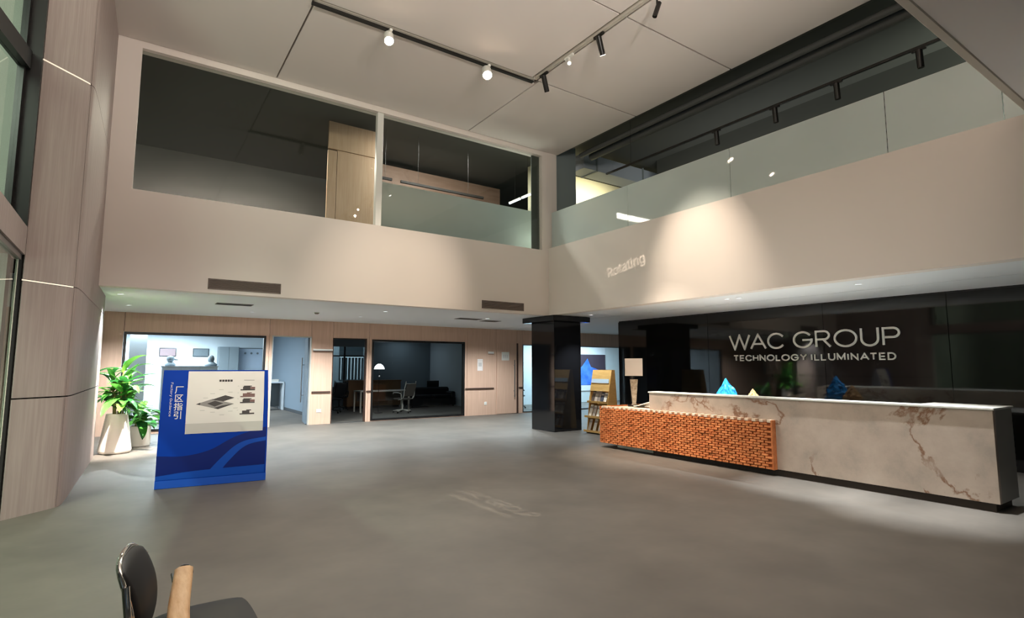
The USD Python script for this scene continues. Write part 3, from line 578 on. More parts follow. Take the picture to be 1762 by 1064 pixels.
# right-hand bright office: wall graphic and chair
t = thing('wall_graphic', 'large dark and blue wall graphic in the bright office', 'poster', (16.5, 18.68, 1.5))
part(t, 'panel', MB().box(-2.2, -.02, -1.0, 1.45, 0, .98), 'poster_pale')
def flat(poly, y, th=.004): return MB().prism(poly, th, frame_T((0, y, 0), (1, 0, 0), (0, 0, 1)))
part(t, 'print', flat(Polygon([(-1.9, .2), (-1.3, .6), (1.45, .6), (1.45, -.35), (-1.9, -.35)]), -.021), 'poster_purple', 'dark purple print')
part(t, 'print', flat(Polygon([(-2.1, -.75), (-2.1, 0), (-1.2, .28), (-.5, -.1), (.0, .05), (.35, .42), (.55, .05), (1.45, -.2), (1.45, -.75)]), -.026), 'poster_blue', 'blue print')
part(t, 'print', flat(Polygon([(-1.9, .0), (-1.25, .62), (-1.12, .62), (-1.75, .0)]), -.031), 'poster_pale', 'white stripe')
part(t, 'print', flat(Polygon([(-1.3, .28), (-.9, .1), (-.35, -.75), (-.55, -.75), (-1.05, .0), (-1.35, .15)]), -.031), 'poster_pale', 'white stripe')
task_chair((12.0, 17.2, 0), 30, 'dark chair in the bright office left of the column', 'sofa_black', 'black_metal')
# ================================================================== fittings of the recess
for k, (x0, x1, lab) in enumerate(((.98, 2.14, 'wide grey air grille over the blue stand'), (6.38, 7.53, 'grey air grille near the corner over the column'))):
    t = thing('air_grille', lab, 'air grille', group='air grilles in the north wall')
    part(t, 'frame', MB().box(x0, YN-.012, 2.85, x1, YN-.001, 2.868).box(x0, YN-.012, 3.015, x1, YN-.001, 3.033).box(x0, YN-.012, 2.85, x0+.015, YN-.001, 3.033).box(x1-.015, YN-.012, 2.85, x1, YN-.001, 3.033).box(x0, YN-.003, 2.85, x1, YN-.001, 3.033), 'vent_grey')
    for j in range(9):
        z = 2.875+j*.0165
        part(t, 'slat', MB().obox(((x0+x1)/2, YN-.008, z), (x1-x0-.03, .011, .006), trimesh.transformations.rotation_matrix(.5, [1, 0, 0])[:3, :3]), 'vent_grey')
for x0, x1, y, lab in ((1.30, 1.96, 12.25, 'dark slot diffuser in the soffit above the blue stand'), (6.84, 7.50, 12.5, 'dark slot diffuser in the soffit left of the column'), (7.75, 8.25, 12.75, 'faint slot diffuser in the soffit next to the column capital')):
    t = thing('slot_diffuser', lab, 'air diffuser', group='slot diffusers in the soffit')
    part(t, 'frame', MB().box(x0, y-.16, ZS-.008, x1, y-.145, ZS).box(x0, y+.145, ZS-.008, x1, y+.16, ZS).box(x0, y-.16, ZS-.008, x0+.015, y+.16, ZS).box(x1-.015, y-.16, ZS-.008, x1, y+.16, ZS), 'vent_grey')
    for yy_ in (-.11, -.055, .0, .055, .11): part(t, 'slat', MB().box(x0+.01, y+yy_-.022, ZS-.006, x1-.01, y+yy_+.022, ZS-.001), 'vent_dark')
def downlight(x, y, label, m='downlight_lit', src=None):
    if src: return copy(src, (x, y, ZS), label)
    t = thing('downlight', label, 'downlight', (x, y, ZS), group='downlights in the soffit')
    part(t, 'trim_ring', MB().lathe([(.058, -.0), (.062, -.004), (.05, -.006), (.046, -.002)]), 'white_metal'); part(t, 'lens', MB().cyl((0, 0, -.003), (0, 0, -.001), .047), m, 'glowing lens'); return t
DL = [(-.23, 11.6, 'bright soffit downlight nearest the panelled wall'), (-.12, 13.6, 'downlight deeper in the soffit at its left end'), (2.2, 13.7, 'downlight in the soffit behind the left slot diffuser'), (4.63, 13.46, 'deeper downlight in the soffit above the dark doorway'),
      (4.65, 11.86, 'front downlight in the soffit above the right office window'), (7.53, 12.15, 'downlight in the soffit right of the middle slot diffuser'), (9.0, 9.82, 'downlight in the soffit right of the column capital'),
      (8.93, 6.08, 'left one of the two close downlights over the desk'), (8.96, 5.86, 'right one of the two close downlights over the desk'), (8.92, 3.85, 'single downlight over the right part of the desk')]
d0 = None
for x, y, lab in DL:
    r = downlight(x, y, lab, src=d0); d0 = d0 or r
    spot('down_%d' % int(x*100+y*1000), (x, y, ZS-.03), (x, y, 0), (66 if y > 13 else 42) if y > 10 else 45, 74 if y > 13 else 47, .7, COOL, .012)
for k, (x, y) in enumerate(((.9, 13.9), (6.9, 13.6), (9.2, 13.6), (3.4, 13.9))): spot(f'down_hidden_{k}', (x, y, ZS-.03), (x, y, 0), 66, 74, .7, COOL, .012)  # unseen soffit lamps without fixtures, placed to light the recess
spot('down_plant', (.15, 11.1, ZS-.03), (-.12, 12.4,   .55), 420, 27, .9, NEUT, .025)  # unseen soffit lamp without fixture, placed to light the plant pot
t = thing('smoke_detector', 'small round detector on the soffit above the open door', 'detector', (3.45, 13.02, ZS)); part(t, 'body', MB().lathe([(0, 0), (.05, 0), (.05, -.025), (.03, -.04), (0, -.04)]), 'vent_grey', smooth=True); part(t, 'base', MB().lathe([(.05, 0), (.065, -.0), (.065, -.01), (.05, -.01)]), 'white_metal')
for x0, x1, z, lab in ((4.03, 4.53, .86, 'dark handrail strip between the open door and dark doorway'), (5.54, 5.68, .85, 'short dark handrail strip left of the right office window'), (8.76, 9.83, .85, 'long dark handrail strip right of the right office window'), (10.83, 10.98, .85, 'dark handrail stub beside the column')):
    t = thing('handrail_strip', lab, 'handrail', group='dark strips on the timber wall'); part(t, 'strip', MB().box(x0, YB-.035, z-.022, x1, YB-.008, z+.022, .004), 'dark_bronze'); part(t, 'bracket', MB().box(x0+.04, YB-.008, z-.015, x0+.07, YB, z+.015).box(x1-.07, YB-.008, z-.015, x1-.04, YB, z+.015), 'dark_bronze')
t = thing('light_bar', 'white and bronze light bar between the two left doors', 'light'); part(t, 'housing', MB().box(4.03, YB-.06, 1.955, 4.55, YB, 1.98), 'dark_bronze'); part(t, 'diffuser', MB().box(4.03, YB-.06, 1.98, 4.55, YB, 2.025, .004), 'white_metal')
t = thing('wall_plate', 'white switch plate low between the two left doors', 'switch', (4.24, YB, .36)); part(t, 'plate', MB().box(-.065, -.01, -.045, .065, 0, .045, .004), 'white_metal'); part(t, 'rocker', MB().box(-.03, -.014, -.025, .03, -.01, .025, .002), 'paper_white')
t = thing('wall_plate', 'white switch plate low beside the closed timber door', 'switch', (9.52, YB, .37)); part(t, 'plate', MB().box(-.05, -.01, -.05, .05, 0, .05, .004), 'white_metal'); part(t, 'rocker', MB().box(-.02, -.014, -.025, .02, -.01, .025, .002), 'paper_white')
t = thing('name_plate', 'small white bar plate high on the wall beside the closed door', 'sign', (9.72, YB, 2.01)); part(t, 'plate', MB().box(-.11, -.02, -.035, .11, 0, .035, .004), 'paper_white'); part(t, 'shade', MB().box(-.11, -.024, -.045, .11, 0, -.035), 'dark_bronze')
t = thing('notice', 'lower paper notice on the timber wall', 'notice', (9.31, YB, 1.61)); part(t, 'sheet', MB().box(-.1, -.004, -.19, .1, -.001, .19), 'print_white'); part(t, 'print', MB().box(-.06, -.006, -.05, .06, -.004, .07), 'print_band')
t = thing('notice', 'upper paper notice on the closed timber door', 'notice', (10.28, YB-.02, 1.90)); part(t, 'sheet', MB().box(-.15, -.004, -.14, .15, -.001, .14), 'paper_white')
for k in range(3): part(t, 'print', MB().box(-.09+k*.07, -.006, -.06, -.05+k*.07, -.004, .05), 'print_band')
# ------------------------------------------------------------------ ceiling tracks and spots
t = thing('track_rail', 'dark recessed lighting track across the ceiling', 'track'); part(t, 'rail', MB().box(1.86, 7.90, ZC-.035, 5.88, 7.955, ZC+.05), 'black_metal'); part(t, 'channel', MB().box(1.86, 7.845, ZC+.0, 5.88, 7.90, ZC+.05), 'rail_light')
t = thing('track_rail', 'pale lighting track running towards the desk side of the ceiling', 'track'); part(t, 'rail', MB().box(5.835, 1.7, ZC-.02, 5.895, 7.80, ZC+.05), 'rail_light'); part(t, 'end_cap', MB().box(5.835, 7.80, ZC-.02, 5.895, 7.82, ZC+.05), 'white_metal')
def track_spot(loc, d, label, body, lens, group, r=.046, L=.29):
    t = thing('track_spotlight', label, 'spotlight', loc, group=group); d = np.array(d, float); d /= np.linalg.norm(d)
    part(t, 'adaptor', MB().box(-.022, -.11, -.04, .022, .11, 0, .004), body)
    part(t, 'stem', MB().cyl((0, 0, -.02), (0, 0, -.085), .016), body)
    a = np.array([0, 0, -.085])-d*.05; part(t, 'head', MB().cyl(a, a+d*L, r, n=28), body); part(t, 'lens', MB().cyl(a+d*L, a+d*(L+.004), r*.86, n=28), lens); return t
BG = 'black spotlights on the pale track'
track_spot((5.865, 7.56, ZC-.02), (.52, .28, -.9), 'black track spotlight nearest the corner of the ceiling', 'black_metal', 'vent_dark', BG)
track_spot((5.865, 6.12, ZC-.02), (.52, .2, -.9), 'middle black spotlight on the pale ceiling track', 'black_metal', 'lens_small', BG)
track_spot((5.865, 3.60, ZC-.02), (-.2, .85, -.4), 'black track spotlight out of view, placed to light the north wall', 'black_metal', 'lens_small', BG)  # fixture out of view, for the beam on the north wall
track_spot((5.865, 2.40, ZC-.02), (-.1, .4, -.9), 'added black track spotlight out of view, closest to the bridge', 'black_metal', 'lens_small', BG)  # added fixture, stands for the fill beams of the lobby
WG = 'lit white spotlights on the dark track'
track_spot((3.05, 7.93, ZC-.036), (-.15, -.5, -.75), 'lit white spotlight, left one on the dark ceiling track', 'white_metal', 'lens_lit', WG, .075, .2)
track_spot((4.87, 7.93, ZC-.036), (-.2, -.5, -.75), 'lit white spotlight, right one on the dark ceiling track', 'white_metal', 'lens_lit', WG, .085, .2)
track_spot((5.865, 6.86, ZC-.02), (-.35, -.45, -.75), 'small lit white spotlight between two black ones', 'white_metal', 'lens_small', 'small white spotlight', .03, .16)
for x, n in ((.4, 'left'), (2.2, 'middle'), (3.3, 'right')):  # added fixtures for the ceiling fill lamps, out of view
    t = thing('floodlight', f'added black fill light out of view on the bridge slab, {n} of three', 'floodlight', (x, .9, 4.75), group='added fill lights on the bridge')
    part(t, 'base', MB().box(-.08, -.08, 0, .08, .08, .02, .004), 'black_metal'); part(t, 'bracket', MB().box(-.09, -.01, .02, -.08, .01, .2).box(.08, -.01, .02, .09, .01, .2), 'black_metal'); part(t, 'head', MB().box(-.08, -.05, .12, .08, .05, .24, .01), 'black_metal')
# projectors: a point lamp behind a stencil cut with letters
def projector(name, label, pos, centre, polys, watts, half, col=WARM):
    """polys: polygons on the lit surface given as 3-d mapping; the stencil is the surface's letters seen from the lamp"""
    pos, centre = np.array(pos, float), np.array(centre, float); n = centre-pos; n /= np.linalg.norm(n)
    x = np.cross(n, [0, 0, 1]); x /= np.linalg.norm(x); y = np.cross(x, n); dist = .12
    def proj(uv3):
        q = uv3-pos; k = dist/(q@n); return np.stack([(q@x)*k, (q@y)*k], 1)
    hole = []
    for to3, poly in polys:
        for g in getattr(poly, 'geoms', [poly]):
            ring = lambda c: proj(to3(np.array(c.coords)[:, :2]))
            hole.append(Polygon(ring(g.exterior), [ring(i) for i in g.interiors]).buffer(0))
    R = dist*math.tan(math.radians(half))*1.35
    plate = sbox(-R, -R, R, R).difference(union_all(hole))
    t = thing(name, label, 'projector', pos)
    T = frame_T(n*dist, x, y)
    part(t, 'gobo', MB().prism(plate, .0004, T), 'black_metal', smooth=False)
    part(t, 'head', MB().cyl(-n*.10, n*.14, R*1.5, n=28, cap=False), 'black_metal'); part(t, 'back_cap', MB().cyl(-n*.10, -n*.098, R*1.5, n=28), 'black_metal')
    part(t, 'stem', MB().cyl((0, 0, R*1.4), (0, 0, ZC-.021-pos[2]), .014), 'black_metal')
    spot(name+'_'+str(int(abs(pos[1])*100)), pos, centre, watts, half, .05, col, .00016)
fu = lambda p: np.stack([3.45+p[:, 1], 6.28-p[:, 0], 0*p[:, 0]], 1)
pl = [(fu, union_all([g for _, g in letters('WAC GROUP', .20, 1.5, .12)])), (fu, affinity.translate(union_all([g for _, g in letters('TECHNOLOGY ILLUMINATED', .085, 1.35, .2)]), .02, -.17))]
projector('logo_projector', 'black track projector cut by the top of the photo', (5.865, 4.93, 6.62), (3.5, 5.53, 0), pl, 420, 8)
tm = meshkit.text_mesh('Rotating', .2, .002, True); top = tm.triangles[(tm.face_normals[:, 2] > .9)]
tp = affinity.rotate(union_all([Polygon(q[:, :2]).buffer(1e-5) for q in top]), 10, origin=(0, 0))
tp = affinity.scale(tp, 1.02, 1, origin=(0, 0))
wu = lambda p: np.stack([0*p[:, 0]+XE, 8.50-p[:, 0], 3.44+p[:, 1]], 1)
projector('logo_projector', 'black projector out of view on the pale track, throws the wall word', (5.865, 2.95, 6.6), (XE, 7.97, 3.6), [(wu, tp)], 420, 7)  # out of view, placed to throw lettering on the east wall
# ================================================================== reception desk
XD, YD0, YD1, HD = 7.73, 2.08, 6.93, 1.11
t = thing('reception_desk', 'long reception desk faced in pale brown-veined marble', 'desk')
part(t, 'front', MB().box(XD, YD0, .09, XD+.06, YD1, HD-.025, .003), 'marble', 'marble front slab')
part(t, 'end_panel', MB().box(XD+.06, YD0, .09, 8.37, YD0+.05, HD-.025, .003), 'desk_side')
part(t, 'end_panel', MB().box(XD+.06, YD1-.05, .09, 8.37, YD1, HD-.025, .003), 'marble')
part(t, 'ledge', MB().box(XD-.015, YD0-.015, HD-.025, XD+.24, YD1+.015, HD, .004).box(XD+.24, YD0-.015, HD-.025, 8.385, YD0+.75, HD, .004), 'desk_top', 'white top ledge')
part(t, 'plinth', MB().box(XD+.05, YD0+.05, 0, 8.3, YD1-.05, .09), 'plinth')
part(t, 'worktop', MB().box(XD+.06, YD0+.75, .74, 9.35, YD1-.05, .78), 'desk_top')
part(t, 'back_panel', MB().box(9.20, YD0+.8, .0, 9.22, YD1-.05, .74), 'desk_side')
# brick-clad low counter
BX, BY0, BY1, BZ0, BZ1 = 7.63, 4.57, 8.12, .088, .785
t = thing('brick_counter', 'low counter clad in small orange bricks at the end of the desk', 'counter')
part(t, 'backing', MB().box(BX+.018, BY0+.01, BZ0, XD-.002, BY1, BZ1-.03).box(XD-.002, YD1+.01, BZ0, 9.05, BY1, BZ1-.03), 'brick_back', 'dark orange backing')
part(t, 'plinth', MB().box(7.86, YD1+.05, 0, 8.9, BY1-.25, BZ0), 'desk_top')
part(t, 'end_strip', MB().box(BX+.004, BY0-.012, BZ0, XD-.002, BY0+.01, BZ1), 'brick_orange')
part(t, 'end_strip', MB().box(BX+.02, BY1, BZ0, 9.05, BY1+.012, BZ1), 'brick_orange')
part(t, 'counter_top', MB().box(BX+.05, YD1+.02, BZ1-.03, 9.05, BY1-.005, BZ1-.024), 'brick_cap')
rows, cols = 19, 30; ph, pw = (BZ1-BZ0)/rows, (BY1-BY0)/cols; bricks = []
for r in range(rows):
    for cidx in range(cols):
        y0 = BY0+cidx*pw+(pw/2 if r % 2 else 0)+.006; y1 = min(y0+pw*.86, BY1); top_row = r == rows-1
        if y1-y0 < .02: continue
        if top_row: y1 = y0+pw*.52
        dx = rng.uniform(-.004, .007); z0 = BZ0+r*ph+.004; bricks.append((y0, y1, z0, z0+ph-.008, BX+dx, top_row))
bricks.sort(key=lambda b: (b[0]-0)**2)
rest, coping = MB(), MB()
for i, (y0, y1, z0, z1, x, tr) in enumerate(bricks):
    m = MB().box(x, y0, z0, BX+.02 if not tr else XD-.004, y1, z1+(.01 if tr else 0), .003)
    if i < 299: part(t, 'brick', m, 'brick_cap' if tr else 'brick_orange', smooth=False)
    else: (coping if tr else rest).add(m.mesh())
part(t, 'brickwork', rest, 'brick_orange', smooth=False, kind='stuff'); part(t, 'coping', coping, 'brick_cap', smooth=False, kind='stuff')
# table lamp on the counter
t = thing('table_lamp', 'table lamp with square cream shade on the brick counter', 'lamp', (8.44, 7.96, BZ1-.024), -45)
part(t, 'base', MB().box(-.13, -.13, 0, .13, .13, .025, .006), 'lamp_foot')
part(t, 'body', MB().add(trimesh.convex.convex_hull(np.array([(sx*a, sy*a, z) for z, a in ((.03, .036), (.54, .078)) for sx in (-1, 1) for sy in (-1, 1)]))).box(-.05, -.05, .025, .05, .05, .05), 'lamp_crystal', 'tapering faceted stem')
part(t, 'neck', MB().cyl((0, 0, .54), (0, 0, .66), .018), 'lamp_foot')
sh = MB()
for s in (-1, 1): sh.box(s*.172, -.172, .61, s*.168, .172, .96).box(-.168, s*.172, .61, .168, s*.168, .96)
part(t, 'shade', sh, 'lamp_shade'); part(t, 'finial', MB().lathe([(0, .93), (.012, .935), (.015, .955), (0, .97)]).box(-.168, -.006, .93, .168, .006, .938), 'lamp_foot')
t = thing('display_stand', 'white sloped stand on the brick counter between lamp and marble desk', 'stand', (8.33, 7.50, BZ1-.024))
part(t, 'sloped_top', MB().obox((0, 0, .075), (.30, .50, .018), trimesh.transformations.rotation_matrix(-.26, [1, 0, 0])[:3, :3]), 'desk_top'); part(t, 'back_foot', MB().box(-.14, -.22, 0, .14, -.20, .118), 'desk_top'); part(t, 'front_lip', MB().box(-.15, .225, 0, .15, .24, .035), 'desk_top')
# sacks on the desk: crumpled bags
def bag(loc, w, h, peaks, seed, name, label, m, d=.3):
    ico = trimesh.creation.icosphere(4, 1.0); v = np.array(ico.vertices); z = (v[:, 2]+1)/2
    a = np.arctan2(v[:, 1], v[:, 0]); r = np.clip(np.sqrt(np.maximum(1-v[:, 2]**2, 0)), 0, 1)
    prof = np.where(z < .35, 1.0, (1-(z-.35)/.65)**.75); rr = np.minimum(1, r*2.2)*prof
    rr = rr*(1+.16*np.sin(a*7+seed)+.14*(meshkit.noise(v*5, seed)-.5)*2)
    P = np.stack([rr*np.cos(a)*d/2, rr*np.sin(a)*w/2, z*h*.78], 1)
    for py, hh in peaks: P[:, 2] += hh*np.exp(-((P[:, 1]-py*w/2)/(w*.10))**2)*np.clip((z-.45)*1.8, 0, 1)
    P += (meshkit.fbm(v*6, 3, seed)[:, None]-.5)*np.array([.10, .10, .06])*w*np.clip(z*3, 0, 1)[:, None]
    t = thing(name, label, 'bag', loc); part(t, 'sack', trimesh.Trimesh(P, ico.faces, process=False), m, smooth=50)
    for py, hh in peaks:
        y = py*w/2; zb = .70-.40*abs(py); b = MB().add(trimesh.convex.convex_hull(np.array([(0, y-.03, h*zb), (.02, y+.03, h*zb), (-.02, y, h*zb), (0, y+.01, h*(zb+.02)+hh)])))
        part(t, 'handle', b, m, 'tied ear of the bag', smooth=False)
bag((8.93, 6.17, .781), .45, .66, [(.05, .06), (-.62, .04)], 3, 'plastic_bag', 'blue crumpled plastic bag behind the marble desk front', 'bag_blue')
bag((9.12, 5.77, .78), .32, .46, [(.0, .03)], 5, 'paper_bag', 'tan crumpled bag beside the blue bag', 'bag_tan')
# wall sign
def wall_letters(name, label, text, y0, z0, h, width, stroke, gap=.2):
    t = thing(name, label, 'sign'); T = frame_T((XB-.003, y0, z0), (0, -1, 0), (0, 0, 1))
    for ch, g in letters(text, h, width, stroke, gap): part(t, 'letter', MB().prism(g, .022, T), 'sign_metal', smooth=False)
wall_letters('company_sign', 'large silver WAC GROUP lettering on the black wall', 'WAC GROUP', 7.42, 1.92, .335, 3.30, .115)
wall_letters('company_sign', 'smaller silver TECHNOLOGY ILLUMINATED lettering under the large sign', 'TECHNOLOGY ILLUMINATED', 7.33, 1.675, .135, 3.13, .19, .30)
# brochure rack
t = thing('brochure_rack', 'pale pine brochure rack standing between column and brick counter', 'rack', (9.0, 9.73, 0))
W2 = .31
def lean(z): return .0+.26*z/1.48
for s in (-1, 1): part(t, 'side_panel', MB().prism(Polygon([(0, 0), (.46, 0), (.35, 1.48), (.26, 1.48), (.12, .80), (.03, .02)]), .018, frame_T((0, s*W2+.009, 0), (1, 0, 0), (0, 0, 1))), 'pine')
part(t, 'back_panel', MB().add(trimesh.convex.convex_hull(np.array([(x+o, y, z) for x, z in ((.42, .05), (.325, 1.48)) for y in (-W2, W2) for o in (0, .012)]))), 'pine')
part(t, 'header_panel', MB().add(trimesh.convex.convex_hull(np.array([(x+o, y, z) for x, z in ((.15, .98), (.25, 1.47)) for y in (-W2-.01, W2+.01) for o in (0, .015)]))), 'pine')
part(t, 'header_print', MB().add(trimesh.convex.convex_hull(np.array([(x+o, y, z) for x, z in ((.182, 1.17), (.2015, 1.265)) for y in (-W2+.03, W2-.01) for o in (-.004, 0)]))), 'poster_sky', 'pale blue printed band')
for z, x in ((.70, .06), (.36, -.03), (.03, -.06)):
    part(t, 'shelf', MB().box(x, -W2, z, .42, W2, z+.018), 'pine'); part(t, 'lip', MB().box(x-.012, -W2-.01, z, x, W2+.01, z+.05), 'pine')
mags = ['paper_mag_a', 'paper_mag_c', 'paper_mag_b', 'paper_mag_d', 'paper_white']; places = ('upper', 'middle', 'bottom'); words = ('leftmost', 'second', 'third', 'fourth', 'fifth')
for si, (z, x, n) in enumerate(((.70, .06, 5), (.36, -.03, 4), (.03, -.06, 3))):
    for k in range(n):
        yk = W2-.06-k*(2*W2-.1)/n; hh = rng.uniform(.22, .29)
        tt = thing('brochure', (words[k]+' brochure' if k == 0 else words[k]+' brochure from the left')+f' on the {places[si]} shelf of the pine rack', 'brochure', (9.0+x+.06, 9.73+yk-.03, z+.019), group='brochures in the pine rack')
        q = np.array([(a+.10*b/.28, y, b) for b in (0, hh) for a in (0, .012+.01*rng.random()) for y in (-.046, .046)])
        part(tt, 'cover', trimesh.convex.convex_hull(q), mags[(k+si*2) % 5] if si == 0 else ('paper_white' if (k+si) % 2 else 'paper_mag_c')); part(tt, 'title_band', trimesh.convex.convex_hull(np.array([(a+.10*b/.28, y, b) for b in (hh*.7, hh*.85) for a in (-.002, .004) for y in (-.045, .045)])), 'paper_mag_b')
# ================================================================== information stand (standee)
SW, SH = 1.285, 1.50
t = thing('information_stand', 'blue floor stand with a white site plan poster', 'stand', (.972, 8.46, 0), -5.7)
def front_y(z): return -.02-.115*math.sin(math.pi*min(max(z/SH, 0), 1))**.8+.05*z/SH
def half_w(z): return SW/2-.018*z/SH
def sheet(zs, back=False, th=0):
    V, F = [], []
    for z in zs: V += [(-half_w(z), (front_y(z) if not back else -front_y(z)+.06), z), (half_w(z), (front_y(z) if not back else -front_y(z)+.06), z)]
    return np.array(V)
zs = np.linspace(0, SH, 17); A, B = sheet(zs), sheet(zs, True); n = len(zs)
def grid_mesh(A, B):
    V = np.vstack([A, B]); F = []
    for i in range(n-1):
        a = 2*i; F += [[a, a+1, a+3], [a, a+3, a+2]]
    return trimesh.Trimesh(V[:2*n], F, process=False)
part(t, 'front_sheet', grid_mesh(A, B), 'stand_blue', smooth=40)
m = grid_mesh(B, A); m.invert(); part(t, 'back_sheet', m, 'stand_blue', smooth=40)
for s, nm in ((0, 'side_edge'), (1, 'side_edge')):
    V = np.vstack([A[s::2], B[s::2]]); F = []
    for i in range(n-1): F += [[i, i+1, n+i+1], [i, n+i+1, n+i]]
    part(t, nm, trimesh.Trimesh(V, F, process=False), 'stand_edge', smooth=False)
part(t, 'foot_strip', MB().box(-SW/2-.003, front_y(.05)-.012, 0, SW/2+.003, front_y(0)+.0, .105, .004), 'print_blue_mid')
def drape(poly, off):
    """a flat print laid on the bulging front: u across, z up"""
    V, F, k = [], [], 0
    for g in getattr(poly, 'geoms', [poly]):
        if g.area < 1e-7: continue
        z0, z1 = g.bounds[1], g.bounds[3]; cuts = np.arange(math.floor(z0/.05)*.05, z1+.05, .05)
        for a, b in zip(cuts, cuts[1:]):
            sl = g.intersection(sbox(-2, a, 2, b))
            for h in getattr(sl, 'geoms', [sl]):
                if h.geom_type != 'Polygon' or h.area < 1e-9: continue
                v, f = trimesh.creation.triangulate_polygon(h, engine='earcut')
                V += [(x, front_y(z)-off, z) for x, z in v]; F += (np.array(f)+k).tolist(); k += len(v)
    return trimesh.Trimesh(np.array(V), np.array(F)[:, [0, 1, 2]], process=False)
sw = lambda pts: Polygon(smooth_path(pts, 10))
clip = sbox(-SW/2+.004, .11, SW/2-.022, 1.49)
part(t, 'print', drape(Polygon(list(smooth_path([(-.65, .42), (-.35, .40), (-.05, .46), (.25, .62), (.65, .74)], 10))+[(.65, .1), (-.65, .1)]).intersection(clip), .0015), 'print_blue_dark', 'dark blue wave', smooth=40)
part(t, 'print', drape(Polygon(list(smooth_path([(-.12, .1), (.10, .36), (.32, .54), (.65, .60)], 10))+list(smooth_path([(.65, .55), (.38, .49), (.18, .30), (.04, .1)], 10))).intersection(clip), .0025), 'print_blue_mid', 'lighter blue curved stripe', smooth=40)
part(t, 'print', drape(Polygon(list(smooth_path([(-.65, .16), (-.2, .20), (.65, .22)], 8))+[(.65, .1), (-.65, .1)]).intersection(clip), .0022), 'print_blue_mid', smooth=40)
po = part(t, 'poster', drape(sbox(-.345, .68, .575, 1.485), .004), 'print_white', 'white site plan poster', smooth=40)
part(po, 'footer', drape(sbox(-.345, .68, .575, .81), .005), 'print_band', smooth=40)
hd = [sbox(.02+.033*k, 1.345, .047+.033*k, 1.372) for k in range(5)]; part(po, 'heading', drape(union_all(hd), .0055), 'print_dark', smooth=40)
part(po, 'caption', drape(sbox(.32, 1.36, .45, 1.366), .0055), 'print_mid', smooth=40)
iso = lambda c, w, h: Polygon([(c[0]-w, c[1]), (c[0], c[1]+h), (c[0]+w, c[1]), (c[0], c[1]-h)])
part(po, 'site_plan', drape(Polygon([(-.24, 1.055), (-.05, 1.12), (.21, 1.05), (.02, .985)]), .0052), 'print_mid', 'grey ground of the plan', smooth=40)
part(po, 'site_plan', drape(Polygon([(-.06, 1.11), (.10, 1.165), (.21, 1.13), (.08, 1.085)]).union(Polygon([(-.11, 1.06), (-.02, 1.095), (.08, 1.06), (-.02, 1.02)])).union(Polygon([(-.03, 1.0), (.06, 1.03), (.20, 1.05), (.02, .985)])).union(Polygon([(-.24, 1.055), (-.19, 1.075), (-.19, 1.045)])), .0058), 'print_dark', 'dark buildings of the plan', smooth=40)
tags = union_all([sbox(x, z, x+.055, z+.008) for x, z in ((.02, 1.235), (-.08, 1.185), (-.16, 1.13), (.13, 1.2), (-.19, .97), (-.07, .945), (.04, .905), (.14, .95), (.2, .99))]); part(po, 'tags', drape(tags, .0052), 'print_band', smooth=40)
for k, z in enumerate((1.225, 1.135, 1.055, .905)):
    sil = union_all([sbox(.28, z, .46, z+.015), sbox(.31, z+.015, .40, z+.05), sbox(.36 if k % 2 else .32, z+.05, .42, z+.062)]); part(po, 'thumbnail', drape(sil, .0055), 'print_dark' if k != 1 else 'print_red', smooth=40)
    part(po, 'thumbnail', drape(sbox(.40, z+.016, .46, z+.045 if k < 3 else z+.02), .0052), 'print_red', smooth=40)
    part(po, 'tags', drape(sbox(.245, z+.055, .262, z+.062), .0052), 'print_band', smooth=40)
